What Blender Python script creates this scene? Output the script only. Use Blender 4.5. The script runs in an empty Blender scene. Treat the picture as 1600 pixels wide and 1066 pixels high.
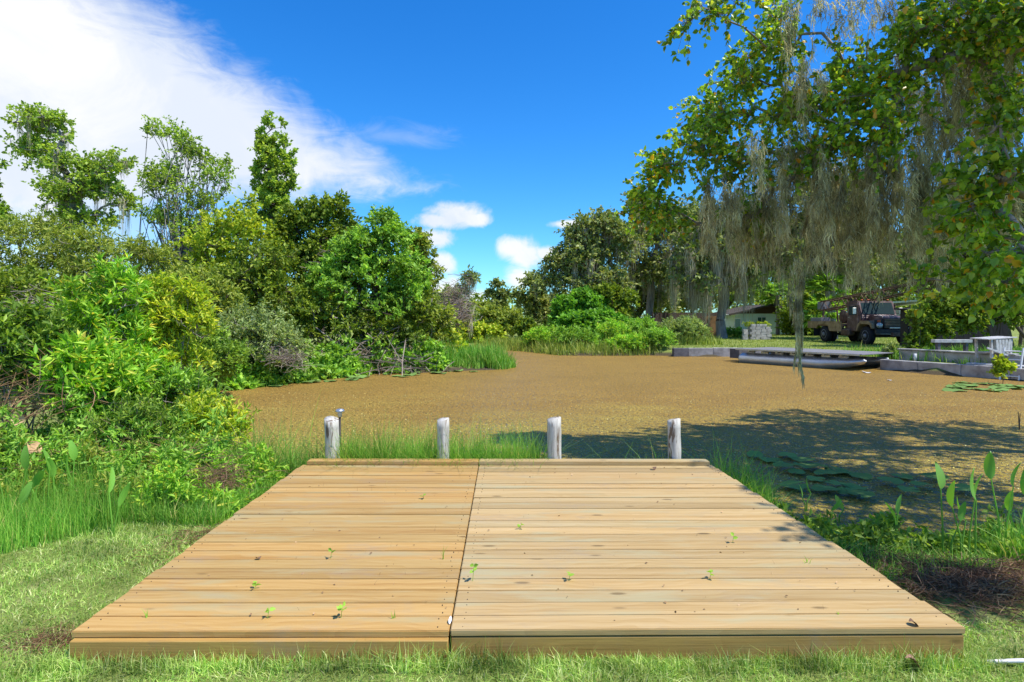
import bpy, bmesh, math, random
import numpy as np
from mathutils import Vector, Matrix

# ------------------------------------------------------------------ camera, sky, sun, exposure
F, CX, HY, CZ = 930.0, 800.0, 499.0, 1.64          # focal length (px of a 1600 px wide frame), centre, horizon, eye height
SUN_EL, SUN_AZ = math.radians(60), math.radians(114)  # azimuth clockwise from +Y
sc = bpy.context.scene
cam_d = bpy.data.cameras.new('camera')
cam_d.sensor_width = 36; cam_d.lens = F / 1600 * 36
cam_d.shift_y = -(533 - HY) / 1600
cam_d.clip_start = 0.05; cam_d.clip_end = 3000
cam = bpy.data.objects.new('camera', cam_d)
cam.location = (0, 0, CZ); cam.rotation_euler = (math.radians(90), 0, 0)
sc.collection.objects.link(cam); sc.camera = cam

sun_d = bpy.data.lights.new('sun', 'SUN')
sun_d.energy = 4.3; sun_d.angle = math.radians(0.53); sun_d.color = (1.0, 0.955, 0.88)
sun = bpy.data.objects.new('sun', sun_d)
SD = Vector((math.sin(SUN_AZ) * math.cos(SUN_EL), math.cos(SUN_AZ) * math.cos(SUN_EL), math.sin(SUN_EL)))
sun.rotation_euler = SD.to_track_quat('Z', 'Y').to_euler(); sun.location = (20, 5, 40)
sc.collection.objects.link(sun)
sc.view_settings.view_transform = 'Standard'; sc.view_settings.look = 'None'
sc.view_settings.gamma = 1.0; sc.view_settings.use_curve_mapping = False
sc.view_settings.exposure = 0.5
sc.cycles.max_bounces = 4; sc.cycles.diffuse_bounces = 3; sc.cycles.glossy_bounces = 2
sc.cycles.transmission_bounces = 4; sc.cycles.transparent_max_bounces = 4
sc.cycles.use_denoising = True
try: sc.cycles.denoiser = 'OPENIMAGEDENOISE'
except Exception: pass

world = bpy.data.worlds.new('World'); sc.world = world; world.use_nodes = True
wt = world.node_tree; wt.nodes.clear()

class NT:
    """small node-tree writer"""
    def __init__(s, t): s.t = t
    def n(s, typ, **kw):
        x = s.t.nodes.new(typ)
        for k, v in kw.items(): setattr(x, k, v)
        return x
    def put(s, sock, v):
        if isinstance(v, bpy.types.NodeSocket): s.t.links.new(v, sock)
        elif v is not None: sock.default_value = v
    def m(s, op, a, b=None, c=None, clamp=False):
        x = s.n('ShaderNodeMath', operation=op); x.use_clamp = clamp
        s.put(x.inputs[0], a); s.put(x.inputs[1], b); s.put(x.inputs[2], c)
        return x.outputs[0]
    def vm(s, op, a, b=None):
        x = s.n('ShaderNodeVectorMath', operation=op)
        s.put(x.inputs[0], a); s.put(x.inputs[1], b)
        return x.outputs[0]
    def mix(s, f, a, b, mode='MIX'):
        x = s.n('ShaderNodeMix', data_type='RGBA', blend_type=mode)
        s.put(x.inputs[0], f); s.put(x.inputs[6], a); s.put(x.inputs[7], b)
        return x.outputs[2]
    def noise(s, vec, scale, detail=2, rough=.5, dist=0, out=0):
        x = s.n('ShaderNodeTexNoise'); s.put(x.inputs['Vector'], vec)
        x.inputs['Scale'].default_value = scale; x.inputs['Detail'].default_value = detail
        x.inputs['Roughness'].default_value = rough; x.inputs['Distortion'].default_value = dist
        return x.outputs[out]
    def ramp(s, f, stops, interp='LINEAR'):
        x = s.n('ShaderNodeValToRGB'); s.put(x.inputs[0], f)
        e = x.color_ramp.elements; x.color_ramp.interpolation = interp
        while len(e) > 1: e.remove(e[-1])
        e[0].position = stops[0][0]; e[0].color = c4(stops[0][1])
        for p, c in stops[1:]:
            k = e.new(p); k.color = c4(c)
        return x.outputs[0]
    def sstep(s, v, lo, hi):
        x = s.n('ShaderNodeMapRange', interpolation_type='SMOOTHSTEP')
        s.put(x.inputs[0], v); x.inputs[1].default_value = lo; x.inputs[2].default_value = hi
        return x.outputs[0]
    def scale(s, vec, v):
        return s.vm('MULTIPLY', vec, v)

def c4(c):
    if isinstance(c, (int, float)): return (c, c, c, 1)
    return (c[0], c[1], c[2], 1)

def build_sky():
    w = NT(wt)
    sky = w.n('ShaderNodeTexSky', sky_type='NISHITA')
    sky.sun_disc = False; sky.sun_elevation = SUN_EL; sky.sun_rotation = SUN_AZ
    sky.altitude = 0; sky.air_density = 1.0; sky.dust_density = 0.35; sky.ozone_density = 3.0
    hs = w.n('ShaderNodeHueSaturation'); hs.inputs['Saturation'].default_value = 1.36; hs.inputs['Value'].default_value = 1.12
    wt.links.new(sky.outputs[0], hs.inputs['Color'])
    skyc = w.mix(1.0, hs.outputs[0], (0.40, 0.74, 0.96, 1), 'MULTIPLY')
    b1 = w.n('ShaderNodeBackground'); wt.links.new(skyc, b1.inputs[0]); b1.inputs[1].default_value = 0.15
    # clouds in azimuth / elevation degrees
    tc = w.n('ShaderNodeTexCoord').outputs['Generated']
    sx = w.n('ShaderNodeSeparateXYZ'); wt.links.new(tc, sx.inputs[0])
    az0 = w.m('MULTIPLY', w.m('ARCTAN2', sx.outputs[0], sx.outputs[1]), 57.2958)
    el0 = w.m('MULTIPLY', w.m('ARCSINE', sx.outputs[2]), 57.2958)
    # wispy bank of high cloud
    n1 = w.noise(tc, 5.0, 8, .62, .6); n2 = w.noise(w.scale(tc, (3, 3, 9)), 4.0, 9, .66, 1.2)
    el = w.m('ADD', el0, w.m('MULTIPLY', w.m('SUBTRACT', n1, .5), 7))
    s1 = w.m('SUBTRACT', w.m('SUBTRACT', 24.2, w.m('MULTIPLY', w.m('ADD', az0, 30.6), .50)), el)
    s2 = w.m('SUBTRACT', el, w.m('ADD', 12.2, w.m('MULTIPLY', w.m('ADD', az0, 8.6), .21)))
    s2 = w.m('MULTIPLY', s2, 1.5)
    core = w.m('MINIMUM', s1, s2)
    core = w.m('ADD', core, w.m('MULTIPLY', w.m('SUBTRACT', n2, .5), 4.5))
    core = w.m('MINIMUM', core, w.m('MULTIPLY', w.m('ADD', az0, 100), .3))
    dens1 = w.m('MULTIPLY', w.sstep(core, -1.2, 4.6), .97)
    # thin veil under the bank at the left, and one faint streak ahead of its tip
    veil = w.m('MULTIPLY', w.sstep(w.m('MULTIPLY', az0, -1), 14, 42), w.sstep(w.m('MULTIPLY', el0, -1), -20, -7))
    veil = w.m('MULTIPLY', veil, w.m('ADD', .25, w.m('MULTIPLY', n2, .6)))
    def blob(px, py, rx, ry):
        u, v = (px - CX) / F, (HY - py) / F
        a = math.degrees(math.atan(u)); e = math.degrees(math.atan(v / math.sqrt(1 + u * u)))
        k = 57.3 / F
        da = w.m('DIVIDE', w.m('SUBTRACT', az0, a), rx * k); de = w.m('DIVIDE', w.m('SUBTRACT', el0, e), ry * k)
        return w.m('SUBTRACT', 1.0, w.m('SQRT', w.m('ADD', w.m('MULTIPLY', da, da), w.m('MULTIPLY', de, de))))
    def union(bs):
        o = blob(*bs[0])
        for b in bs[1:]: o = w.m('MAXIMUM', o, blob(*b))
        return o
    n3 = w.noise(tc, 22.0, 7, .62, .5)
    streak = w.m('MULTIPLY', w.sstep(w.m('ADD', blob(610, 212, 130, 26), w.m('MULTIPLY', w.m('SUBTRACT', n2, .5), 1.6)), .1, 1.1), .22)
    cu = union([(712, 336, 58, 22), (690, 344, 48, 16), (740, 342, 36, 14), (672, 374, 42, 20), (655, 382, 40, 18),
                (690, 412, 30, 24), (672, 424, 30, 22), (805, 386, 40, 22), (822, 402, 32, 36), (815, 430, 34, 26), (856, 396, 32, 14),
                (884, 350, 44, 9), (740, 470, 40, 22), (690, 450, 40, 30)])
    cu = w.m('ADD', cu, w.m('MULTIPLY', w.m('SUBTRACT', n3, .5), 1.5))
    dens2 = w.m('MULTIPLY', w.sstep(cu, .02, .72), .94)
    dens = w.m('MAXIMUM', w.m('MAXIMUM', dens1, dens2), w.m('MAXIMUM', veil, streak))
    ccol = w.mix(w.sstep(n1, .38, .66), (.80, .86, .96, 1), (1, 1, 1, 1))
    b2 = w.n('ShaderNodeBackground'); wt.links.new(ccol, b2.inputs[0]); b2.inputs[1].default_value = .74
    ms = w.n('ShaderNodeMixShader'); wt.links.new(dens, ms.inputs[0])
    wt.links.new(b1.outputs[0], ms.inputs[1]); wt.links.new(b2.outputs[0], ms.inputs[2])
    out = w.n('ShaderNodeOutputWorld'); wt.links.new(ms.outputs[0], out.inputs[0])
build_sky()

# ------------------------------------------------------------------ helpers
COL = sc.collection
R = np.random.default_rng(7)
random.seed(7)
DEN = 1.0
def G(px, py, z=0.0):
    d = F * (CZ - z) / (py - HY); return np.array([(px - CX) * d / F, d, z])
def W(px, py, d):
    return np.array([(px - CX) * d / F, d, CZ - (py - HY) * d / F])
def tag(o, label, cat=None, group=None, kind=None):
    if label: o['label'] = label
    if cat: o['category'] = cat
    if group: o['group'] = group
    if kind: o['kind'] = kind
    return o
def link(name, me, mat=None, parent=None, loc=None):
    o = bpy.data.objects.new(name, me); COL.objects.link(o)
    if mat is not None and me is not None and not me.materials: me.materials.append(mat)
    if parent is not None: o.parent = parent
    if loc is not None: o.location = loc
    return o
def empty(name, loc, rz=0.0, label=None, cat=None, group=None):
    o = bpy.data.objects.new(name, None); COL.objects.link(o); o.empty_display_size = .2
    o.location = loc; o.rotation_euler = (0, 0, rz)
    return tag(o, label, cat, group)
def tri_mesh(name, V, T, smooth=False):
    V = np.ascontiguousarray(V, dtype=np.float32); T = np.ascontiguousarray(T, dtype=np.int32)
    me = bpy.data.meshes.new(name)
    me.vertices.add(len(V)); me.vertices.foreach_set('co', V.ravel())
    me.loops.add(T.size); me.loops.foreach_set('vertex_index', T.ravel())
    me.polygons.add(len(T)); me.polygons.foreach_set('loop_start', np.arange(0, T.size, 3, dtype=np.int32))
    me.polygons.foreach_set('loop_total', np.full(len(T), 3, dtype=np.int32))
    if smooth: me.polygons.foreach_set('use_smooth', np.ones(len(T), dtype=bool))
    me.update(calc_edges=True)
    return me
def cat_mesh(parts):
    Vs, Ts, n = [], [], 0
    for V, T in parts:
        if len(V) == 0: continue
        Vs.append(V); Ts.append(np.asarray(T) + n); n += len(V)
    return np.concatenate(Vs), np.concatenate(Ts)
def unit(a):
    return a / np.maximum(np.linalg.norm(a, axis=-1, keepdims=True), 1e-9)
def sstep(x, a, b):
    t = np.clip((x - a) / (b - a), 0, 1); return t * t * (3 - 2 * t)

def leaf_geo(P, D, L, Wd, rng, shape='diamond', up=.8, fold=.18, curl=.12):
    """leaf blades: base P, direction D, length L, width Wd"""
    n = len(P); L = np.broadcast_to(L, (n,))[:, None]; Wd = np.broadcast_to(Wd, (n,))[:, None]
    ref = np.array([0, 0, up]) + rng.normal(0, .6, (n, 3))
    S = unit(np.cross(D, ref)); N = unit(np.cross(S, D))
    if shape == 'diamond':
        V = np.stack([P, P + D * L * .5 + S * Wd * .5 + N * Wd * fold, P + D * L - N * L * curl,
                      P + D * L * .5 - S * Wd * .5 + N * Wd * fold], 1).reshape(-1, 3)
        T = (np.array([[0, 1, 2], [0, 2, 3]])[None] + (np.arange(n) * 4)[:, None, None]).reshape(-1, 3)
        return V, T
    f = N * Wd * fold
    V = np.stack([P, P + D * L * .28 + S * Wd * .46 + f, P + D * L * .62 + S * Wd * .42 + f - N * L * curl * .4,
                  P + D * L - N * L * curl, P + D * L * .62 - S * Wd * .42 + f - N * L * curl * .4,
                  P + D * L * .28 - S * Wd * .46 + f], 1).reshape(-1, 3)
    t = np.array([[0, 1, 2], [0, 2, 3], [0, 3, 4], [0, 4, 5]])
    return V, (t[None] + (np.arange(n) * 6)[:, None, None]).reshape(-1, 3)

def tubes(P0, P1, R0, R1, k=5):
    P0 = np.atleast_2d(P0); P1 = np.atleast_2d(P1); n = len(P0)
    if n == 0: return np.zeros((0, 3)), np.zeros((0, 3), int)
    R0 = np.broadcast_to(R0, (n,)); R1 = np.broadcast_to(R1, (n,))
    D = unit(P1 - P0); ref = np.where(np.abs(D[:, 2:3]) > .9, [[1., 0, 0]], [[0, 0, 1.]])
    A = unit(np.cross(D, ref)); B = np.cross(D, A)
    th = np.arange(k) * 2 * math.pi / k
    c = np.cos(th)[None, :, None]; s = np.sin(th)[None, :, None]
    ring = A[:, None] * c + B[:, None] * s
    V = np.concatenate([P0[:, None] + ring * R0[:, None, None], P1[:, None] + ring * R1[:, None, None]], 1).reshape(-1, 3)
    i = np.arange(k); j = (i + 1) % k
    t = np.concatenate([np.stack([i, j, j + k], 1), np.stack([i, j + k, i + k], 1)])
    return V, (t[None] + (np.arange(n) * 2 * k)[:, None, None]).reshape(-1, 3)

def ribbons(Pt, Wd, rng, taper=True, axis=None):
    """Pt (n,k,3) polylines -> flat ribbons of width Wd"""
    n, k, _ = Pt.shape
    a = rng.uniform(0, 2 * math.pi, n)
    S = np.stack([np.cos(a), np.sin(a), 0 * a], 1) if axis is None else axis
    w = np.broadcast_to(Wd, (n,))[:, None] * (np.linspace(1, .12, k)[None] if taper else np.ones((1, k)))
    off = S[:, None] * w[..., None] * .5
    V = np.stack([Pt - off, Pt + off], 2).reshape(n, 2 * k, 3)
    V[:, 2 * k - 2] = Pt[:, -1]; V = V[:, :2 * k - 1].reshape(-1, 3); q = []          # pointed tip
    for i in range(k - 2): q += [[2 * i, 2 * i + 1, 2 * i + 3], [2 * i, 2 * i + 3, 2 * i + 2]]
    q.append([2 * k - 4, 2 * k - 3, 2 * k - 2])
    return V, (np.array(q)[None] + (np.arange(n) * (2 * k - 1))[:, None, None]).reshape(-1, 3)

def blades(XY, Z, h, w, rng, lean=.35, k=3, bend=1.0, dirs=None):
    """grass blades at XY rising from Z"""
    n = len(XY); h = np.broadcast_to(h, (n,)); a = rng.uniform(0, 2 * math.pi, n) if dirs is None else dirs
    ln = np.abs(rng.normal(0, lean, n)) * h
    t = np.linspace(0, 1, k + 1)
    P = np.zeros((n, k + 1, 3))
    P[..., 0] = XY[:, 0:1] + np.cos(a)[:, None] * ln[:, None] * t ** (1 + bend)
    P[..., 1] = XY[:, 1:2] + np.sin(a)[:, None] * ln[:, None] * t ** (1 + bend)
    P[..., 2] = np.asarray(Z).reshape(-1, 1) + h[:, None] * (t - .25 * (ln / np.maximum(h, 1e-6))[:, None] * t ** 2)
    b = rng.uniform(0, 2 * math.pi, n)
    return ribbons(P, w, rng, axis=np.stack([np.cos(b), np.sin(b), 0 * b], 1))

def box_me(name, size, bevel=0.0, seg=1, taper=None):
    bm = bmesh.new(); bmesh.ops.create_cube(bm, size=1)
    for v in bm.verts: v.co = Vector((v.co.x * size[0], v.co.y * size[1], v.co.z * size[2]))
    if taper:
        for v in bm.verts:
            if v.co.z > 0: v.co.x *= taper[0]; v.co.y *= taper[1]
    if bevel: bmesh.ops.bevel(bm, geom=bm.edges[:], offset=bevel, segments=seg, affect='EDGES')
    me = bpy.data.meshes.new(name); bm.to_mesh(me); bm.free(); return me
def box(name, size, loc, mat, parent=None, bevel=0.0, rot=None, seg=1, taper=None):
    o = link(name, box_me(name, size, bevel, seg, taper), mat, parent, loc)
    if rot: o.rotation_euler = rot
    return o
def lathe_me(name, prof, k=16, cap=True):
    V, T = [], []
    m = len(prof)
    for r, z in prof:
        for i in range(k):
            a = 2 * math.pi * i / k; V.append((r * math.cos(a), r * math.sin(a), z))
    for j in range(m - 1):
        for i in range(k):
            a, b = j * k + i, j * k + (i + 1) % k
            T += [(a, b, b + k), (a, b + k, a + k)]
    if cap:
        V.append((0, 0, prof[0][1])); V.append((0, 0, prof[-1][1])); c0, c1 = len(V) - 2, len(V) - 1
        for i in range(k):
            T.append((c0, (i + 1) % k, i)); T.append((c1, (m - 1) * k + i, (m - 1) * k + (i + 1) % k))
    return tri_mesh(name, np.array(V), np.array(T))
def prism_me(name, pts, width, bevel=0.0):
    """side outline pts (x,z) extruded along y, centred"""
    bm = bmesh.new()
    a = [bm.verts.new((x, -width / 2, z)) for x, z in pts]; b = [bm.verts.new((x, width / 2, z)) for x, z in pts]
    bm.faces.new(a); bm.faces.new(b[::-1]); n = len(pts)
    for i in range(n): bm.faces.new((a[i], b[i], b[(i + 1) % n], a[(i + 1) % n]))
    bmesh.ops.recalc_face_normals(bm, faces=bm.faces[:])
    if bevel: bmesh.ops.bevel(bm, geom=bm.edges[:], offset=bevel, segments=2, affect='EDGES')
    me = bpy.data.meshes.new(name); bm.to_mesh(me); bm.free(); return me

# ------------------------------------------------------------------ materials
def mat_new(name):
    m = bpy.data.materials.new(name); m.use_nodes = True
    t = m.node_tree; t.nodes.clear(); return m, NT(t)
def pbr(w, col, rough=.7, spec=.3, metal=0.0, normal=None):
    p = w.n('ShaderNodeBsdfPrincipled')
    w.put(p.inputs['Base Color'], col if isinstance(col, bpy.types.NodeSocket) else c4(col))
    w.put(p.inputs['Roughness'], rough); w.put(p.inputs['Specular IOR Level'], spec); w.put(p.inputs['Metallic'], metal)
    if normal is not None: w.put(p.inputs['Normal'], normal)
    return p.outputs[0]
def finish(w, sh):
    o = w.n('ShaderNodeOutputMaterial'); w.t.links.new(sh, o.inputs[0])
def bump(w, h, strength=.4, dist=.01):
    b = w.n('ShaderNodeBump'); b.inputs['Strength'].default_value = strength; b.inputs['Distance'].default_value = dist
    w.put(b.inputs['Height'], h); return b.outputs[0]
def obj_co(w): return w.n('ShaderNodeTexCoord').outputs['Object']
def pos_co(w): return w.n('ShaderNodeNewGeometry').outputs['Position']

LB = 2.5
def leaf_mat(name, stops, transl=.40, rough=.5, spec=.3, patch=.9, amp=.5, tint=(1.2, 1.2, .5), lb=None):
    m, w = mat_new(name); lb = lb or LB
    stops = [(p, tuple(min(.75, x * lb * k) for x, k in zip(c, (1.16, 1.0, .85)))) for p, c in stops]
    ri = w.n('ShaderNodeNewGeometry').outputs['Random Per Island']
    c = w.ramp(ri, stops)
    nz = w.noise(pos_co(w), patch, 2, .5)
    c = w.mix(1.0, c, w.ramp(nz, [(.3, 1 - amp * .55), (.7, 1 + amp * .5)]), 'MULTIPLY')
    tr = w.n('ShaderNodeBsdfTranslucent'); w.put(tr.inputs[0], w.mix(1.0, c, c4(tint), 'MULTIPLY'))
    ms = w.n('ShaderNodeMixShader'); ms.inputs[0].default_value = transl
    w.t.links.new(pbr(w, c, rough, spec), ms.inputs[1]); w.t.links.new(tr.outputs[0], ms.inputs[2])
    finish(w, ms.outputs[0]); return m
def plain_mat(name, col, var=.25, scale=6.0, rough=.8, spec=.2, metal=0.0, bmp=.3, bd=.01, col2=None, aniso=None):
    m, w = mat_new(name); co = obj_co(w)
    if aniso: co = w.scale(co, aniso)
    rnd = w.n('ShaderNodeObjectInfo').outputs['Random']
    co = w.vm('ADD', co, w.scale(rnd, (37, 17, 9)))
    nz = w.noise(co, scale, 5, .6)
    a = tuple(x * (1 - var) for x in col); b = col2 or tuple(min(1, x * (1 + var)) for x in col)
    c = w.ramp(nz, [(.28, a), (.5, col), (.72, b)])
    finish(w, pbr(w, c, rough, spec, metal, bump(w, w.noise(co, scale * 4, 4, .6), bmp, bd))); return m
g = lambda *a: a
M = {}
# leaves: stops of (random, colour)
M['leaf_mid'] = leaf_mat('leaf_mid_green', [(0, (.035, .075, .012)), (.5, (.075, .145, .02)), (1, (.14, .22, .035))])
M['leaf_top'] = leaf_mat('leaf_treetop', [(0, (.06, .11, .018)), (.5, (.115, .19, .032)), (1, (.19, .275, .06))], transl=.52)
M['leaf_dark'] = leaf_mat('leaf_dark_green', [(0, (.03, .06, .008)), (.5, (.07, .12, .013)), (1, (.13, .18, .024))], transl=.36)
M['leaf_bright'] = leaf_mat('leaf_bright_green', [(0, (.05, .12, .018)), (.5, (.10, .21, .03)), (1, (.17, .29, .05))])
M['leaf_olive'] = leaf_mat('leaf_olive', [(0, (.05, .085, .015)), (.5, (.105, .155, .026)), (1, (.19, .23, .055))])
M['leaf_yellowish'] = leaf_mat('leaf_yellow_green', [(0, (.07, .13, .012)), (.45, (.14, .22, .02)), (.8, (.24, .29, .03)), (1, (.38, .36, .04))])
M['leaf_pale'] = leaf_mat('leaf_pale_grey_green', [(0, (.06, .10, .04)), (.5, (.11, .17, .06)), (1, (.19, .25, .11))])
M['leaf_oak'] = leaf_mat('leaf_live_oak', [(0, (.04, .07, .022)), (.5, (.09, .13, .04)), (1, (.17, .20, .08))], transl=.32)
M['leaf_vine'] = leaf_mat('leaf_vine', [(0, (.03, .10, .012)), (.5, (.06, .16, .018)), (1, (.12, .25, .035))])
M['leaf_willow'] = leaf_mat('leaf_primrose', [(0, (.05, .13, .012)), (.5, (.105, .24, .022)), (.85, (.18, .32, .04)), (.97, (.30, .32, .04)), (1, (.42, .22, .05))])
M['leaf_near'] = leaf_mat('leaf_broad_near', lb=2.1, stops=[(0, (.045, .10, .012)), (.35, (.085, .18, .018)), (.7, (.16, .27, .028)), (.91, (.25, .35, .036)), (.94, (.36, .24, .02)), (1, (.42, .15, .012))], transl=.46, rough=.32, spec=.5)
M['leaf_broad'] = leaf_mat('leaf_water_plant', [(0, (.045, .13, .02)), (1, (.10, .23, .035))], transl=.35, rough=.4, spec=.45)
M['leaf_pad'] = leaf_mat('leaf_pad', lb=1.7, stops=[(0, (.05, .11, .03)), (.6, (.09, .17, .05)), (1, (.19, .25, .08))], transl=.1, rough=.7, spec=.08)
M['grass_lawn'] = leaf_mat('grass_lawn', lb=2.0, stops=[(0, (.065, .15, .022)), (.4, (.14, .26, .055)), (.8, (.24, .34, .10)), (1, (.42, .42, .22))], transl=.3, patch=3.0, amp=.9)
M['grass_tall'] = leaf_mat('grass_tall', lb=1.75, stops=[(0, (.05, .16, .018)), (.5, (.10, .26, .035)), (.92, (.18, .33, .06)), (1, (.40, .36, .15))], transl=.35, patch=1.5)
M['grass_far'] = leaf_mat('grass_far', lb=1.6, stops=[(0, (.08, .15, .02)), (.5, (.16, .24, .04)), (1, (.27, .31, .08))], transl=.25, patch=.35)
M['dead'] = leaf_mat('dead_stalks', lb=1.2, stops=[(0, (.10, .065, .035)), (.5, (.22, .15, .085)), (1, (.40, .30, .19))], transl=.1, tint=(1, .9, .7))
M['dead_grey'] = leaf_mat('dead_grey_twigs', lb=1.15, stops=[(0, (.15, .13, .115)), (.5, (.27, .245, .225)), (1, (.42, .39, .36))], transl=.02, tint=(1, 1, 1))
M['dead_brown'] = leaf_mat('dead_brown_clump', lb=1.9, stops=[(0, (.06, .035, .025)), (.5, (.13, .085, .06)), (1, (.25, .18, .12))], transl=.1, tint=(1, .9, .7))
M['moss'] = leaf_mat('spanish_moss', lb=1.75, stops=[(0, (.16, .17, .11)), (.5, (.29, .295, .20)), (1, (.44, .44, .32))], transl=.5, patch=4.5, amp=1.0, tint=(1, .98, .8), rough=.9, spec=.1)
M['moss_far'] = leaf_mat('spanish_moss_far', lb=2.1, stops=[(0, (.13, .125, .10)), (.5, (.25, .24, .19)), (1, (.38, .36, .29))], transl=.3, patch=.4, amp=.5, tint=(1, .98, .85), rough=.9, spec=.1)
M['bark'] = plain_mat('bark', (.11, .085, .065), .5, 9, aniso=(1, 1, .25), bmp=.8, bd=.02)
M['bark_pale'] = plain_mat('bark_pale', (.27, .235, .20), .45, 9, aniso=(1, 1, .25), bmp=.8, bd=.02)
M['concrete'] = plain_mat('concrete', (.36, .34, .32), .4, 3.2, rough=.9, bmp=.5, col2=(.50, .48, .45))
M['concrete_dark'] = plain_mat('concrete_dark', (.12, .115, .12), .4, 4, rough=.9, bmp=.5)
M['white_paint'] = plain_mat('weathered_white_paint', (.46, .45, .43), .4, 7, rough=.8, bmp=.3, col2=(.62, .61, .58))
M['alu'] = plain_mat('dull_aluminium', (.52, .54, .57), .15, 3, rough=.38, spec=.5, metal=.75, bmp=.1)
M['grey_boards'] = plain_mat('grey_boards', (.20, .195, .20), .35, 6, rough=.85, aniso=(1, 8, 8))
M['rust'] = plain_mat('rusty_paint', (.13, .075, .05), .55, 3.5, rough=.75, bmp=.4, col2=(.27, .17, .10))
M['rust_tan'] = plain_mat('tan_worn_paint', (.27, .18, .10), .5, 4, rough=.7, bmp=.3, col2=(.34, .25, .15))
M['maroon'] = plain_mat('faded_maroon_paint', (.10, .05, .05), .5, 3, rough=.5, spec=.4, col2=(.24, .17, .16))
M['black'] = plain_mat('black_rubber', (.022, .022, .024), .3, 8, rough=.85)
M['dark_steel'] = plain_mat('dark_steel', (.05, .045, .042), .4, 6, rough=.6, metal=.3)
M['chrome'] = plain_mat('worn_chrome', (.55, .53, .50), .3, 9, rough=.35, metal=.8)
M['orange'] = plain_mat('orange_lamp', (.55, .10, .03), .2, 9, rough=.4)
M['house'] = plain_mat('aqua_wall_paint', (.60, .74, .72), .08, 1.5, rough=.85, bmp=.1)
M['roof'] = plain_mat('brown_shingles', (.085, .07, .06), .35, 5, rough=.9)
M['brown_boards'] = plain_mat('brown_boards', (.075, .05, .037), .4, 5, rough=.85, aniso=(6, 6, 1))
M['plywood'] = plain_mat('tan_board', (.24, .14, .06), .3, 3, rough=.8)
M['tan_wall'] = plain_mat('tan_wall', (.55, .47, .36), .12, 2, rough=.85, bmp=.1)
M['white_trim'] = plain_mat('white_trim', (.72, .73, .72), .1, 3, rough=.6, bmp=.1)
M['dark_inside'] = plain_mat('dark_shed_boards', (.022, .02, .02), .4, 4, rough=.8)
def glass_mat(name, col, rough=.08):
    m, w = mat_new(name); finish(w, pbr(w, col, rough, .8)); return m
M['glass'] = glass_mat('window_glass', (.03, .05, .055))
M['glass_green'] = glass_mat('green_window_glass', (.05, .13, .11), .15)
M['lens'] = glass_mat('lamp_lens', (.42, .45, .48), .1)

def wood_mat(name, light, mid, dark, green):
    m, w = mat_new(name)
    oi = w.n('ShaderNodeObjectInfo').outputs['Random']
    co = w.vm('ADD', obj_co(w), w.scale(oi, (61, 23, 7)))
    warp = w.noise(w.scale(co, (1.1, 2.5, 2.5)), 1.6, 2, .5)
    st = w.vm('ADD', w.scale(co, (.30, 9, 9)), w.scale(warp, (0, 2.6, 0)))
    ring = w.n('ShaderNodeTexWave', wave_type='BANDS', bands_direction='Y', wave_profile='SAW')
    w.put(ring.inputs['Vector'], st); ring.inputs['Scale'].default_value = .75; ring.inputs['Distortion'].default_value = 2.2
    ring.inputs['Detail'].default_value = 2; ring.inputs['Detail Scale'].default_value = 1.2
    fine = w.noise(w.scale(co, (2.0, 95, 95)), 1.5, 5, .65)
    broad = w.noise(w.vm('ADD', w.scale(co, (.45, 24, 24)), w.scale(warp, (0, 1.3, 0))), 1.0, 3, .6)
    gr = w.m('ADD', w.m('MULTIPLY', ring.outputs['Fac'], .07), w.m('ADD', w.m('MULTIPLY', fine, .42), w.m('MULTIPLY', broad, .52)))
    c = w.ramp(gr, [(.36, light), (.52, mid), (.66, dark), (.78, tuple(x * .8 for x in dark))])
    # each board its own tone
    tone = w.ramp(w.m('FRACT', w.m('MULTIPLY', oi, 7.31)), [(0, (.78, .76, .72)), (.25, (.98, .90, .80)), (.5, (.90, .92, .92)), (.75, (1.06, 1.0, .92)), (1, (1.0, .93, .84))])
    c = w.mix(1.0, c, tone, 'MULTIPLY')
    gp = w.m('MULTIPLY', w.sstep(w.noise(w.scale(co, (.9, 4, 4)), 1.3, 4, .6), .52, .70), .7)
    c = w.mix(gp, c, c4(green))
    # knots
    vo = w.n('ShaderNodeTexVoronoi', feature='F1'); w.put(vo.inputs['Vector'], w.scale(co, (1.6, 4.6, 4.6))); vo.inputs['Scale'].default_value = 1.35
    kn = w.m('MULTIPLY', w.sstep(w.m('MULTIPLY', vo.outputs['Distance'], -1), -.13, -.05), .75)
    c = w.mix(kn, c, c4(tuple(x * .42 for x in dark)))
    dirt = w.m('MULTIPLY', w.sstep(w.noise(w.scale(pos_co(w), (1, 2.2, 1)), 1.6, 7, .75), .50, .74), .42)
    c = w.mix(dirt, c, c4((.30, .25, .19)))
    finish(w, pbr(w, c, .62, .25, 0, bump(w, w.m('ADD', fine, w.m('MULTIPLY', kn, -.4)), .35, .004))); return m
M['wood_warm'] = wood_mat('pine_boards_warm', (.53, .362, .150), (.455, .286, .098), (.36, .20, .062), (.39, .325, .165))
M['wood_pale'] = wood_mat('pine_boards_pale', (.545, .41, .215), (.475, .335, .152), (.37, .24, .094), (.40, .355, .20))
M['wood_beam'] = wood_mat('treated_beam', (.50, .325, .10), (.42, .262, .08), (.31, .185, .05), (.33, .25, .08))

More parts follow.
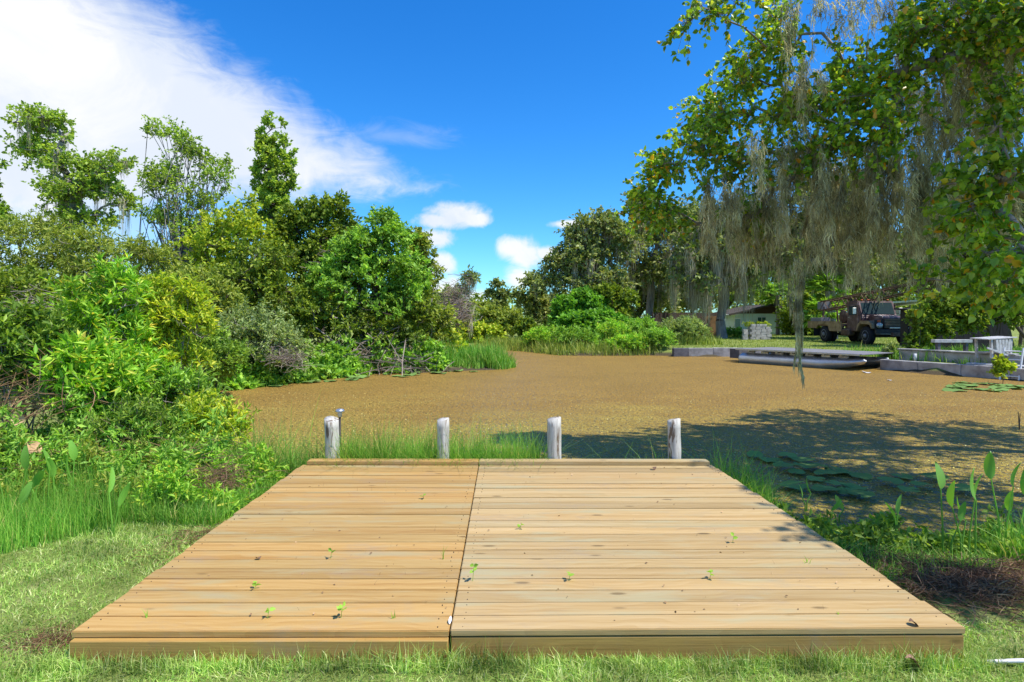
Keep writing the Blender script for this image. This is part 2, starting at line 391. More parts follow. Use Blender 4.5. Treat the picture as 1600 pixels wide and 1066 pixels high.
def post_mat():
    m, w = mat_new('peeling_white_post'); co = w.vm('ADD', obj_co(w), w.scale(w.n('ShaderNodeObjectInfo').outputs['Random'], (9, 31, 5)))
    n1 = w.noise(w.scale(co, (14, 14, 3.2)), 1.0, 6, .62, .6); n2 = w.noise(w.scale(co, (40, 40, 4)), 1.0, 3, .6)
    c = w.ramp(n2, [(.3, (.36, .33, .28)), (.6, (.60, .57, .51))])
    c = w.mix(w.sstep(n1, .54, .62), c, (.17, .12, .08, 1))
    finish(w, pbr(w, c, .8, .2, 0, bump(w, n1, .7, .01))); return m
M['post'] = post_mat()

def ground_mat():
    m, w = mat_new('lawn_soil'); p = pos_co(w)
    a = w.noise(p, 2.2, 6, .65); b = w.noise(p, 45, 4, .7)
    c = w.ramp(a, [(.3, (.15, .20, .04)), (.5, (.24, .29, .07)), (.7, (.33, .33, .13))])
    c = w.mix(1.0, c, w.ramp(b, [(.3, .55), (.7, 1.35)]), 'MULTIPLY')
    z = w.n('ShaderNodeSeparateXYZ'); w.put(z.inputs[0], p)
    mud = w.sstep(w.m('MULTIPLY', z.outputs[2], -1), .03, .16)
    c = w.mix(mud, c, w.ramp(b, [(.3, (.05, .04, .022)), (.7, (.13, .10, .06))]))
    finish(w, pbr(w, c, .95, .1, 0, bump(w, w.m('ADD', b, a), .8, .04))); return m
M['ground'] = ground_mat()

def pond_mat():
    """mat of floating weed: ochre fronds with pinholes of dark water"""
    m, w = mat_new('pond_weed_mat'); p = pos_co(w)
    v = w.n('ShaderNodeTexVoronoi', feature='F1'); w.put(v.inputs['Vector'], p); v.inputs['Scale'].default_value = 60
    v2 = w.n('ShaderNodeTexVoronoi', feature='F1'); w.put(v2.inputs['Vector'], p); v2.inputs['Scale'].default_value = 13
    big = w.noise(w.scale(p, (.45, .9, 1)), 1.0, 5, .6); mid = w.noise(p, 16, 5, .7)
    sx = w.n('ShaderNodeSeparateXYZ'); w.put(sx.inputs[0], p)
    # nearer the deck the mat is mixed with yellow-green fronds
    near = w.sstep(w.m('ADD', w.m('MULTIPLY', sx.outputs[1], -1), w.m('MULTIPLY', w.m('SUBTRACT', big, .5), 12)), -15, -7)
    c = w.ramp(v.outputs['Color'], [(.1, (.22, .118, .020)), (.5, (.345, .205, .042)), (.9, (.46, .30, .075))])
    c2 = w.ramp(v.outputs['Color'], [(.1, (.20, .145, .020)), (.5, (.36, .27, .048)), (.9, (.50, .41, .10))])
    c = w.mix(w.m('MULTIPLY', near, .85), c, c2)
    c = w.mix(1.0, c, w.ramp(mid, [(.3, .86), (.7, 1.12)]), 'MULTIPLY')
    c = w.mix(1.0, c, w.ramp(big, [(.3, .9), (.7, 1.12)]), 'MULTIPLY')
    hole = w.m('MULTIPLY', w.sstep(v.outputs['Distance'], .42, .62), w.sstep(mid, .36, .6))
    hole2 = w.m('MULTIPLY', w.sstep(w.m('MULTIPLY', v2.outputs['Distance'], -1), -.16, -.08), w.sstep(big, .5, .62))
    hole = w.m('MAXIMUM', hole, hole2)
    # a wetter, more open band near the bank
    gap = w.m('MULTIPLY', w.sstep(w.m('MULTIPLY', sx.outputs[1], -1), -12.5, -8), w.sstep(mid, .46, .58))
    hole = w.m('MAXIMUM', hole, w.m('MULTIPLY', gap, .45), clamp=True)
    rough = w.m('SUBTRACT', .95, w.m('MULTIPLY', hole, .75))
    c = w.mix(hole, c, (.022, .024, .018, 1))
    h = w.m('SUBTRACT', w.m('MULTIPLY', mid, .6), w.m('ADD', w.m('MULTIPLY', v.outputs['Distance'], .8), hole))
    finish(w, pbr(w, c, rough, w.m('ADD', .04, w.m('MULTIPLY', hole, .4)), 0, bump(w, h, .35, .010))); return m
M['pond'] = pond_mat()

# ------------------------------------------------------------------ terrain and pond
POND = np.array([(-3.4, 6.75), (-2, 6.5), (0, 6.45), (2.1, 6.35), (2.35, 5.7), (2.6, 5.05), (3.1, 4.75), (3.8, 4.75), (4.6, 5.1), (6, 5.7), (9, 6.8),
    (14, 9.5), (16.6, 14), (15.6, 17.7), (14.0, 22.3), (13.7, 29.9), (11.7, 30.3), (8.2, 30.3), (8.1, 31), (5, 30.6), (2.3, 30.9), (.74, 34.5),
    (-1, 37), (-2.9, 38.5), (-8, 43), (-9.5, 37), (-6, 30), (-3.0, 27.9), (-.2, 25.0), (.1, 23.6), (-.1, 22.3), (-2.3, 21.2), (-4.8, 20.2), (-6.9, 17.4),
    (-7.75, 15.8), (-8.4, 13.4), (-7.6, 11.2), (-6.2, 9.5), (-4.8, 8.0)])
WZ = -0.25
def pond_sd(x, y):
    x = np.asarray(x, float); y = np.asarray(y, float); d = np.full(x.shape, 1e9); ins = np.zeros(x.shape, bool)
    n = len(POND)
    for i in range(n):
        ax, ay = POND[i]; bx, by = POND[(i + 1) % n]; ex, ey = bx - ax, by - ay
        t = np.clip(((x - ax) * ex + (y - ay) * ey) / (ex * ex + ey * ey), 0, 1)
        d = np.minimum(d, np.hypot(x - ax - t * ex, y - ay - t * ey))
        c = (ay > y) != (by > y)
        with np.errstate(divide='ignore', invalid='ignore'):
            ins ^= c & (x < (bx - ax) * (y - ay) / (by - ay if by != ay else 1e-9) + ax)
    return np.where(ins, -d, d)
def gz(x, y):
    x = np.asarray(x, float); y = np.asarray(y, float); s = pond_sd(x, y)
    s = s + .12 * np.sin(x * 3.1 + 1.7 * np.sin(y * 2.3)) * np.cos(y * 2.7)
    walled = sstep(x, 7, 8.5) * sstep(y, 13, 16)
    wid = .95 - .6 * walled
    top = .12 * walled + .03 * np.sin(x * .9) * np.sin(y * .8 + 1) * (1 - walled) + .25 * sstep(y, 60, 140)
    up = sstep(s, -.15, 1.0) * 1.0
    up = np.where(walled > .5, sstep(s, -.05, .3), up)
    z = -.36 + (top + .36) * up
    return z - .55 * sstep(-s, 0.1, 1.8)

def build_ground():
    u = np.linspace(-1, 1, 171); xs = np.sign(u) * (np.abs(u) * 9 + (np.exp(np.abs(u) * 6.0) - 1) * 2.2 * np.abs(u) ** 3)
    v = np.linspace(0, 1, 200); ys = -4 + v * 26 + (np.exp(v ** 2 * 5.6) - 1) * 3.2 * v
    X, Y = np.meshgrid(xs, ys); Z = gz(X, Y)
    V = np.stack([X, Y, Z], -1).reshape(-1, 3); a, b = X.shape
    i = (np.arange(a - 1)[:, None] * b + np.arange(b - 1)[None]).ravel()
    T = np.concatenate([np.stack([i, i + 1, i + b + 1], 1), np.stack([i, i + b + 1, i + b], 1)])
    o = link('ground', tri_mesh('ground', V, T, True), M['ground'])
    tag(o, 'grassy ground sloping to the pond', kind='structure')
    bm = bmesh.new(); bmesh.ops.create_grid(bm, x_segments=40, y_segments=40, size=1)
    for p in bm.verts: p.co = Vector((p.co.x * 26 - 2 + 4, p.co.y * 24 + 27, WZ))
    me = bpy.data.meshes.new('pond'); bm.to_mesh(me); bm.free()
    tag(link('pond_water', me, M['pond']), 'pond covered by a brown mat of floating weed', kind='structure')
build_ground()

# ------------------------------------------------------------------ deck
ZD = .14
def build_deck():
    FL, FR, BL, BR = np.array([-2.115, 2.86]), np.array([2.203, 2.89]), np.array([-2.164, 6.15]), np.array([2.062, 6.13])
    SF, SB = np.array([-.300, 2.868]), np.array([-.342, 6.14])
    t = empty('wooden_deck', (0, 4.5, 0), 0, 'new pine plank deck of two sections at the edge of the pond', 'deck')
    o0 = np.array([0, 4.5])
    n = 23; rng = random.Random(3)
    ml, mr = box_me('plank', (1.82, .1400, .032), .004, 2), box_me('plank', (2.45, .1400, .032), .004, 2)
    ml.materials.append(M['wood_warm']); mr.materials.append(M['wood_pale'])
    for side, (A0, A1, B0, B1, me, ln) in enumerate([(FL, BL, SF, SB, ml, 1.82), (SF, SB, FR, BR, mr, 2.45)]):
        for i in range(n):
            f = (i + .5) / n
            a = A0 + (A1 - A0) * f; b = B0 + (B1 - B0) * f
            a = a + np.array([rng.uniform(-.008, .008) if side == 0 else .004, 0]); b = b - np.array([.004 if side == 0 else rng.uniform(-.008, .008), 0])
            c = (a + b) / 2; L = np.linalg.norm(b - a)
            p = link('plank', me, None, t, (c[0] - o0[0], c[1] - o0[1] + rng.uniform(-.0022, .0022), ZD - .016 + rng.uniform(-.0035, .0035)))
            p.scale = (L / ln, 1, 1)
            p.rotation_euler = (rng.uniform(-.012, .012), rng.uniform(-.0012, .0012), math.atan2(b[1] - a[1], b[0] - a[0]) + rng.uniform(-.0008, .0008))
    # cap boards along the far edge
    for a, b, mt in ((BL + [.05, .02], SB + [-.003, .02], 'wood_warm'), (SB + [.003, .02], BR + [-.03, .02], 'wood_pale')):
        c = (a + b) / 2; L = np.linalg.norm(b - a)
        p = box('edge_board', (L, .135, .036), (c[0], c[1] - 4.5 + .02, ZD + .0195), M[mt], t, .005, seg=2); p.rotation_euler.z = math.atan2(b[1] - a[1], b[0] - a[0])
    # front beams, side beams
    for a, b in ((FL, SF), (SF, FR)):
        c = (a + b) / 2; L = np.linalg.norm(b - a)
        p = box('front_beam', (L - .012, .04, .19), (c[0], c[1] - 4.5 + (-.006 if a is FL else .022), ZD - .0345 - .095), M['wood_beam'], t, .004)
        p.rotation_euler.z = math.atan2(b[1] - a[1], b[0] - a[0])
    for a, b, s in ((FL, BL, 1), (FR, BR, -1), (SF, SB, 1), (SF, SB, -1)):
        c = (a + b) / 2; L = np.linalg.norm(b - a)
        p = box('side_beam', (.038, L - .16, .17), (c[0] + s * .035, c[1] - 4.5 + .03, ZD - .0355 - .085), M['wood_beam'], t, .003)
        p.rotation_euler.z = -math.atan2(b[0] - a[0], b[1] - a[1])
    # screw heads, two per board over each bearer
    pts = []
    for i in range(n):
        f = (i + .5) / n
        for (A0, A1, off) in ((FL, BL, .06), (SF, SB, -.06), (SF, SB, .06), (FR, BR, -.06)):
            for dy in (-.04, .04):
                q = A0 + (A1 - A0) * f; pts.append((q[0] + off + rng.uniform(-.01, .01), q[1] + dy - 4.5, ZD + .0035))
    pts = np.array(pts); V, T = tubes(pts - [0, 0, .012], pts, .003, .0026, 6)
    cV, cT = tubes(pts, pts + [0, 0, .0004], .0026, .0001, 6)
    V, T = cat_mesh([(V, T), (cV, cT)])
    tag(link('screw_heads', tri_mesh('screw_heads', V, T), M['dark_steel'], t), None, kind='stuff')
build_deck()

def build_posts():
    specs = [(520, 655, 22, -.02, 'whitewashed round post with the split dark top, beside the solar lamp', 10),
             (692, 655, 19, .01, 'whitewashed round post second along the deck edge, with a flat stained top', 9),
             (866, 653.5, 22, .0, 'whitewashed round post with flaking brown patches, third along the deck edge', 10),
             (1054, 655, 20, -.035, 'whitewashed round post near the shaded water, leaning slightly, at the deck corner', 9)]
    for k, (px, py, wpx, tilt, lab, r) in enumerate(specs):
        d = 6.32; p = W(px, py, d); rad = wpx / 2.15 * d / F; rg = np.random.default_rng(40 + k)
        zt = p[2]; prof_n = 14; K = 22
        V, T = [], []
        for j in range(prof_n + 1):
            z = -.6 + (zt + .6) * j / prof_n
            for i in range(K):
                a = 2 * math.pi * i / K
                rr = rad * (1.07 - .07 * j / prof_n) * (1 + .05 * math.sin(2 * a + k + z * 2) + .03 * math.sin(5 * a + z * 5 + k * 2)) + rg.normal(0, .0012)
                zz = z + (.012 * math.sin(a + k) + (.018 * math.cos(a - 2.6) if k == 0 else 0)) * (j == prof_n)
                if k == 0 and j >= prof_n - 2 and abs(((a - 5.9 + math.pi) % (2 * math.pi)) - math.pi) < .3: rr *= .72
                V.append((rr * math.cos(a), rr * math.sin(a), zz))
        n0 = prof_n * K
        for j in range(prof_n):
            for i in range(K):
                a, b = j * K + i, j * K + (i + 1) % K; T += [(a, b, b + K), (a, b + K, a + K)]
        V.append((0, 0, zt - .008)); c = len(V) - 1
        for i in range(K): T.append((c, n0 + i, n0 + (i + 1) % K))
        t = tag(link('dock_post', tri_mesh('dock_post', np.array(V), np.array(T)), M['post']), lab, 'post', 'whitewashed posts behind the deck')
        t.location = (p[0], d, 0); t.rotation_euler = (0, tilt, .3 * k)
    # solar garden lamp on a stake behind the first post
    p = W(531, 643, 6.42); t = empty('solar_lamp', (p[0], p[1], 0), 0, 'small grey mushroom-shaped solar garden lamp standing behind the split post', 'lamp')
    z = p[2]
    link('stake', lathe_me('stake', [(.012, -.3), (.012, z - .035)], 8), M['dark_steel'], t)
    link('lamp_lens', lathe_me('lens', [(.020, z - .06), (.026, z - .01), (.026, z)], 12), M['tan_wall'], t)
    link('lamp_cap', lathe_me('cap', [(.030, z - .006), (.049, z), (.050, z + .008), (.040, z + .022), (.02, z + .028)], 16), M['alu'], t)
build_posts()
# ------------------------------------------------------------------ trees and shrubs
def grow(base, trunk_top, lobes, nc, rng, shell=.45, bend=.12, fan=0):
    """branch skeleton reaching clumps spread through ellipsoid lobes; returns nodes, parents, radius weight, clump ids"""
    lobes = np.asarray(lobes, float); wts = lobes[:, 3] * lobes[:, 5] ** .8; wts = wts / wts.sum()
    li = rng.choice(len(lobes), nc, p=wts); dv = unit(rng.normal(0, 1, (nc, 3))); dv[:, 2] = np.where(dv[:, 2] < -.35, -dv[:, 2], dv[:, 2])
    C = lobes[li, :3] + dv * (rng.random((nc, 1)) ** shell) * lobes[li, 3:6]
    base = np.asarray(base, float); top = np.asarray(trunk_top, float)
    nodes = [base]; par = [-1]
    for f in (.3, .65, 1.0):
        q = base + (top - base) * f; q = q + rng.normal(0, bend, 3) * [1, 1, 0] * np.linalg.norm(top - base) * .35 * (f < 1)
        nodes.append(q); par.append(len(nodes) - 2)
    order = np.argsort(np.linalg.norm(C - top, axis=1)); ids = [0] * nc
    N = np.zeros((4 + 2 * nc, 3)); N[:4] = nodes; cnt = 4
    for o in order:
        p = C[o]; A = N[1:cnt]
        dist = np.linalg.norm(A - p, axis=1) + .9 * np.maximum(0, A[:, 2] - p[2])
        j = int(np.argmin(dist)) + 1
        if fan and rng.random() < fan: j = int(rng.integers(1, 4))
        mid = N[j] * .5 + p * .5 + rng.normal(0, .10, 3) * np.linalg.norm(N[j] - p)
        N[cnt] = mid; par.append(j); N[cnt + 1] = p; par.append(cnt); ids[o] = cnt + 1; cnt += 2
    par = np.array(par); w = np.zeros(cnt); w[ids] = 1
    for i in range(cnt - 1, 0, -1): w[par[i]] += w[i]
    return N[:cnt], par, w, np.array(ids), C

def sprays(C, D, Rc, nt, nl, L, Wd, rng, up=.35, spread=.8, droop=.1, shape='diamond', lvar=.35, lup=.8, flat=1.0, tightness=.25):
    n = len(C)
    td = unit(np.repeat(unit(D), nt, 0) * .5 + rng.normal(0, spread, (n * nt, 3)) * [1, 1, flat] + [0, 0, up])
    tl = np.repeat(np.broadcast_to(Rc, (n,)), nt) * rng.uniform(.5, 1.15, n * nt)
    tp = np.repeat(C, nt, 0) + rng.normal(0, .08, (n * nt, 3)) * np.repeat(np.broadcast_to(Rc, (n,)), nt)[:, None]
    tt = rng.uniform(tightness, 1.02, (n * nt, nl)); tt[:, 0] = 1.0
    P = tp[:, None] + td[:, None] * (tl[:, None] * tt)[..., None]
    P[..., 2] -= droop * tl[:, None] * tt ** 2
    P = P.reshape(-1, 3); m = len(P)
    LD = unit(np.repeat(td, nl, 0) * .55 + rng.normal(0, .55, (m, 3)) + [0, 0, -droop])
    s = rng.uniform(1 - lvar, 1 + lvar, m)
    V, T = leaf_geo(P, LD, L * s, Wd * s, rng, shape, up=lup)
    E = tp + td * tl[:, None] - np.array([0, 0, 1]) * (droop * tl)[:, None]
    return (V, T), (tp, E)

def moss_geo(P, length, rad, ns, rng, k=8, width=.008, wob=.02):
    """hanging strands: ns per anchor P"""
    n = len(P); length = np.broadcast_to(length, (n,)); rad = np.broadcast_to(rad, (n,))
    A = np.repeat(P, ns, 0); r = np.abs(rng.normal(0, 1, n * ns)); th = rng.uniform(0, 2 * math.pi, n * ns)
    rr = np.repeat(rad, ns)
    off = np.stack([np.cos(th) * r * rr, np.sin(th) * r * rr, rng.normal(0, .35, n * ns) * rr], 1)
    ln = np.repeat(length, ns) * np.clip(1.15 - .45 * r + rng.normal(0, .15, n * ns), .15, 1.4)
    t = np.linspace(0, 1, k + 1)
    pt = (A + off)[:, None].repeat(k + 1, 1)
    pt[..., :2] -= off[:, None, :2] * (.55 * t ** 1.2)[None, :, None]
    pt[..., 2] -= ln[:, None] * t
    wk = np.cumsum(rng.normal(0, wob, (n * ns, k + 1, 2)), 1); wk[:, 0] = 0
    pt[..., :2] += wk
    main = ribbons(pt, width * rng.uniform(.6, 1.4, n * ns), rng)
    return main

def make_tree(name, label, cat, base, top, lobes, leaf, L, Wd, nc=70, nt=8, nl=12, Rc=.6, trunk=.12, seed=0, mat_bark='bark', group=None,
              shape='diamond', up=.35, spread=.8, droop=.1, shell=.45, twig=.006, stems=None, moss=None, lup=.8, flat=1.0, crown_name='crown', lvar=.35, minr=.008, fan=0):
    rng = np.random.default_rng(seed); base = np.asarray(base, float)
    N, par, w, ids, C = grow(base, top, lobes, nc, rng, shell, fan=fan)
    t = empty(name, tuple(base), 0, label, cat, group)
    nodes = N[1:]; pp = N[par[1:]]
    rad = np.maximum(minr, trunk * (w / w[0]) ** .5)
    kk = 7 if trunk > .3 or base[1] < 12 else 5
    parts = [tubes(pp, nodes, rad[par[1:]] * np.where(par[1:] == 0, 1.25, .92), rad[1:], kk)]
    D = C - N[par[ids]]
    (lv, lt), (ta, tb) = sprays(C, D, Rc, nt, nl, L, Wd, rng, up, spread, droop, shape, lup=lup, flat=flat, lvar=lvar)
    parts.append(tubes(ta, tb, twig, twig * .4, 3) if base[1] < 12 else ribbons(np.stack([ta, tb], 1), twig * 2, rng))
    if stems:                                   # extra basal stems of a thicket
        k = stems; pick = rng.choice(len(C), k)
        b2 = base + np.stack([rng.normal(0, .35, k), rng.normal(0, .35, k), np.zeros(k)], 1) * (np.ptp(C[:, 0]) * .35 + .1)
        b2[:, 2] = gz(b2[:, 0], b2[:, 1]) - .1
        mid = b2 * .5 + C[pick] * .5 + rng.normal(0, .12, (k, 3))
        parts += [tubes(b2, mid, trunk * .4, trunk * .28, 5), tubes(mid, C[pick], trunk * .28, trunk * .12, 5)]
    V, T = cat_mesh(parts); bz = np.array(base)
    link('trunk', tri_mesh('trunk', V - bz, T, True), M[mat_bark], t)
    link(crown_name, tri_mesh('crown', lv - bz, lt), M[leaf], t)
    if moss:
        nm, ln, rd, ns, wd, mm, kseg = moss
        pool = np.concatenate([C, N[4:]]); pk = pool[rng.choice(len(pool), nm)]
        V, T = moss_geo(pk, ln * rng.uniform(.35, 1.3, nm), rd, ns, rng, kseg, wd, wd * 1.2)
        o = link('hanging_moss', tri_mesh('moss', V - bz, T), M[mm], t); o['kind'] = 'stuff'
    return t

def px_lobes(ls, d, dep=1.0):
    out = []
    for l in ls:
        px, py, rx, ry = l[:4]; dd = l[4] if len(l) > 4 else d
        p = W(px, py, dd); k = dd / F
        out.append((p[0], p[1], p[2], rx * k, rx * k * dep, ry * k))
    return out
def px_tree(label, d, bpx, lobes, leaf, L, Wd, name='tree', cat='tree', toppx=None, dep=1.0, **kw):
    x = (bpx - CX) * d / F; base = (x, d, float(gz(x, d)) - .1)
    lb = px_lobes(lobes, d, dep)
    if toppx: top = W(toppx[0], toppx[1], d)
    else:
        m = np.mean([l[:3] for l in lb], 0); top = np.array([m[0] * .6 + x * .4, d, base[2] + (m[2] - base[2]) * .75])
    return make_tree(name, label, cat, base, top, lb, leaf, L, Wd, **kw)

SH = dict(name='shrub', cat='shrub')
GL = 'trees and shrubs of the left bank'; GR = 'trees beyond the pond'
# ---- tall trees of the left bank
px_tree('tall leaning tree hung with moss, its dead tip bare, at the far left', 30, 128,
        [(62, 200, 44, 28), (45, 235, 28, 22), (90, 260, 40, 40), (105, 310, 50, 36), (150, 300, 40, 40), (180, 265, 30, 26), (190, 320, 24, 26), (110, 350, 40, 30), (75, 190, 30, 14), (140, 270, 26, 26), (165, 350, 24, 26)],
        'leaf_top', .17, .11, toppx=(112, 290), nc=330, nt=6, nl=7, Rc=.5, trunk=.30, seed=11, mat_bark='bark_pale', group=GL, shell=.7, moss=(34, 1.9, .14, 26, .022, 'moss_far', 5))
px_tree('airy tree with many thin bare stems showing through small leaves', 28, 285,
        [(238, 212, 16, 16), (275, 225, 24, 26), (300, 250, 30, 34), (265, 290, 42, 36), (330, 290, 34, 36), (300, 330, 52, 34), (345, 280, 18, 34), (240, 300, 24, 30), (310, 370, 50, 30), (255, 350, 36, 30)],
        'leaf_top', .15, .085, toppx=(285, 430), nc=240, nt=6, nl=6, Rc=.55, trunk=.13, seed=12, mat_bark='bark_pale', group=GL, up=1.0, shell=.7, twig=.010, minr=.014, fan=.4)
px_tree('narrow columnar tree rising above the left thicket', 27, 428,
        [(420, 205, 6, 22), (413, 225, 7, 26), (443, 225, 7, 30), (452, 260, 8, 30), (405, 270, 6, 26), (430, 250, 18, 40), (458, 300, 7, 24), (425, 262, 22, 36), (438, 300, 26, 40), (408, 300, 12, 24), (428, 325, 27, 26), (425, 345, 28, 40), (430, 390, 30, 40), (403, 350, 10, 26), (415, 240, 14, 26)],
        'leaf_top', .15, .095, toppx=(428, 270), nc=230, nt=6, nl=10, Rc=.42, trunk=.16, seed=13, group=GL, up=1.4, spread=.45, shell=.8)
px_tree('mossy treetop cut off by the left edge of the picture', 27, -30, [(-20, 280, 22, 50), (5, 350, 14, 20), (-25, 340, 30, 40), (2, 262, 5, 10)], 'leaf_mid', .18, .11, nc=40, nt=7, nl=10, Rc=.4, trunk=.2, seed=14, group=GL,
        mat_bark='bark_pale', moss=(14, 1.6, .12, 20, .02, 'moss_far', 5))
px_tree('dark green double-headed tree in the middle of the left thicket', 25, 500,
        [(522, 330, 24, 24), (505, 350, 40, 32), (472, 350, 24, 26), (450, 372, 22, 30), (510, 400, 50, 40), (460, 420, 44, 44), (500, 460, 50, 40), (540, 370, 20, 30)],
        'leaf_dark', .17, .085, nc=190, nt=8, nl=13, Rc=.55, trunk=.2, seed=15, group=GL)
px_tree('bright green bushy tree at the water edge with dark hollow under its crown', 22.5, 590,
        [(592, 352, 24, 22), (615, 375, 26, 22), (575, 385, 34, 26), (545, 410, 44, 30), (600, 420, 52, 34), (640, 430, 26, 28), (560, 450, 60, 34), (625, 465, 48, 34), (590, 490, 60, 26), (520, 440, 36, 30)],
        'leaf_bright', .15, .075, nc=230, nt=8, nl=14, Rc=.5, trunk=.17, seed=16, group=GL, stems=10)
px_tree('dark bush hanging over the water below the bright green tree', 22, 560,
        [(500, 490, 44, 26), (545, 510, 50, 28), (600, 525, 44, 30), (475, 520, 40, 34), (640, 520, 34, 30), (570, 545, 60, 18), (660, 490, 26, 28)],
        'leaf_dark', .15, .065, nc=170, nt=8, nl=12, Rc=.42, trunk=.12, seed=17, group=GL, stems=16, mat_bark='bark_pale', twig=.01, **SH)
px_tree('twiggy olive tree at the point of the left bank', 23.5, 655,
        [(650, 375, 16, 14), (662, 395, 18, 20), (640, 410, 20, 26), (668, 425, 14, 24), (655, 455, 32, 30), (645, 495, 40, 30), (680, 505, 26, 28), (670, 540, 32, 20)],
        'leaf_olive', .16, .085, nc=120, nt=7, nl=10, Rc=.48, trunk=.14, seed=18, group=GL, stems=8, mat_bark='bark_pale', twig=.01)
# ---- middle band, filled densely
band = [
 ('feathery willow-leaved bush at the far left below the mossy tree', 24, 30, [(20, 375, 50, 34), (70, 370, 34, 28), (0, 420, 60, 44), (90, 420, 50, 44), (40, 470, 80, 40)], 'leaf_olive', .20, .05, 21),
 ('feathery willow-leaved bush below the airy tree', 23, 215, [(150, 390, 44, 24), (200, 410, 54, 34), (160, 440, 60, 36), (250, 420, 44, 34), (220, 470, 70, 40), (120, 385, 30, 20)], 'leaf_olive', .20, .05, 22),
 ('tall olive bush between the airy tree and the columnar tree', 24, 360, [(375, 335, 22, 22), (355, 360, 36, 26), (390, 380, 40, 36), (340, 400, 50, 36), (330, 440, 50, 40), (400, 430, 46, 44)], 'leaf_yellowish', .16, .08, 23),
 ('broad dark bush under the columnar tree', 22, 410, [(420, 420, 44, 36), (380, 450, 50, 36), (440, 460, 46, 34), (410, 490, 60, 34), (350, 490, 44, 30)], 'leaf_dark', .15, .075, 24),
 ('olive bush with pale vines in the middle of the thicket', 19, 300, [(290, 450, 44, 30), (330, 480, 44, 32), (270, 490, 50, 34), (310, 520, 60, 34)], 'leaf_olive', .14, .06, 25),
 ('rounded grey-green bush with dead grey twigs at its foot beside the water', 17.5, 400, [(395, 510, 40, 26), (360, 530, 44, 28), (430, 535, 40, 26), (400, 560, 60, 22), (455, 555, 26, 22)], 'leaf_pale', .12, .04, 26),
 ('dark leafy bush behind the bright shrubs at the far left', 13, 60, [(40, 460, 60, 36), (0, 500, 60, 50), (90, 490, 60, 40), (40, 540, 80, 50)], 'leaf_dark', .11, .055, 27),
 ('leafy low bush on the bank between thicket and open water', 14.5, 320, [(300, 540, 40, 26), (345, 560, 34, 22), (270, 560, 40, 30), (310, 580, 50, 18)], 'leaf_mid', .11, .05, 28),
 ('dull green bush filling the gap behind the bright shrubs', 16, 200, [(180, 500, 60, 30), (230, 530, 50, 34), (150, 540, 60, 40), (210, 570, 60, 26)], 'leaf_mid', .12, .055, 29),
]
for lab, d, b, ls, lf, L, Wd, sd in band:
    px_tree(lab, d, b, ls, lf, L, Wd, nc=125, nt=8, nl=11, Rc=.026 * d, trunk=.10, seed=sd, group=GL, stems=8, dep=1.1, mat_bark='bark_pale' if sd in (21, 22, 26) else 'bark', **SH)

# ---- bright shrubs near the deck, left
near = [
 ('tall bright green shrub with upright whorls of narrow leaves, highest at the left', 8.2, 170, [(185, 455, 22, 20), (125, 480, 26, 20), (215, 475, 24, 20), (160, 500, 56, 24), (150, 540, 70, 34), (190, 585, 56, 36)], 120, 31),
 ('bright green shrub with a yellowing middle, right of the tallest shrub', 8.8, 262, [(262, 462, 18, 16), (240, 490, 26, 24), (285, 520, 40, 28), (240, 540, 40, 36), (280, 580, 44, 24), (300, 485, 18, 20)], 100, 32),
 ('bright green leafy shrub at the left edge above the dead stalks', 7.0, 30, [(40, 530, 44, 28), (0, 560, 50, 40), (70, 560, 40, 30), (20, 610, 60, 34)], 100, 33),
 ('green shrub drooping over the heap of dead stalks', 6.9, 145, [(140, 590, 44, 36), (170, 630, 44, 36), (110, 620, 40, 34), (150, 670, 40, 30)], 100, 34),
 ('low green shrub whose sprays reach over the brown water', 8.3, 275, [(270, 620, 44, 20), (320, 640, 30, 20), (240, 650, 40, 28), (290, 675, 50, 24)], 80, 35),
 ('fresh yellow-green shrub at the bank beside the deck', 7.2, 320, [(320, 670, 34, 22), (350, 690, 24, 20), (285, 690, 34, 24), (330, 715, 34, 18)], 80, 36),
 ('tangled low green shrub in front of the dead stalks', 6.4, 215, [(220, 680, 44, 24), (180, 710, 44, 24), (240, 720, 44, 24), (120, 720, 40, 26)], 70, 37),
]
NEARLF = {31: ('leaf_willow', .115, .028), 32: ('leaf_yellowish', .10, .03), 33: ('leaf_mid', .10, .032), 34: ('leaf_willow', .12, .034), 35: ('leaf_bright', .085, .026), 36: ('leaf_yellowish', .085, .024), 37: ('leaf_mid', .075, .02)}
for lab, d, b, ls, nc, sd in near:
    lf, LL, WW = NEARLF[sd]
    px_tree(lab, d, b, ls, lf, LL, WW, nc=int(nc * .66), nt=6, nl=19, Rc=.33, trunk=.03, seed=sd, group=GL, stems=14, up=1.3, spread=.6, droop=.05, mat_bark='bark_pale',
            twig=.0035, lup=1.0, minr=.004, **SH)

# ---- trees beyond the pond, centre and right
px_tree('lone thin tree with sparse tufts beyond the channel', 62, 778, [(776, 446, 10, 8), (768, 462, 8, 8), (786, 462, 10, 9), (778, 478, 14, 10)], 'leaf_oak', .34, .2, nc=40, nt=5, nl=9, Rc=.5, trunk=.14, seed=41, group=GR)
px_tree('ragged tree with a split top left of the live oaks', 56, 835, [(828, 440, 12, 12), (842, 450, 16, 14), (815, 465, 18, 14), (838, 475, 24, 18), (850, 495, 26, 16)], 'leaf_oak', .32, .18, nc=90, nt=6, nl=9, Rc=.7, trunk=.2, seed=42, group=GR)
px_tree('pale tree with bare grey branches at the end of the thicket', 34, 715, [(735, 440, 12, 12), (720, 460, 16, 14), (705, 470, 14, 20), (725, 490, 22, 20), (700, 505, 22, 20)], 'leaf_pale', .2, .09, nc=60, nt=7, nl=8, Rc=.45, trunk=.13, seed=43, group=GR, mat_bark='bark_pale', twig=.016, minr=.02, moss=(16, 1.2, .2, 20, .03, 'moss_far', 4))
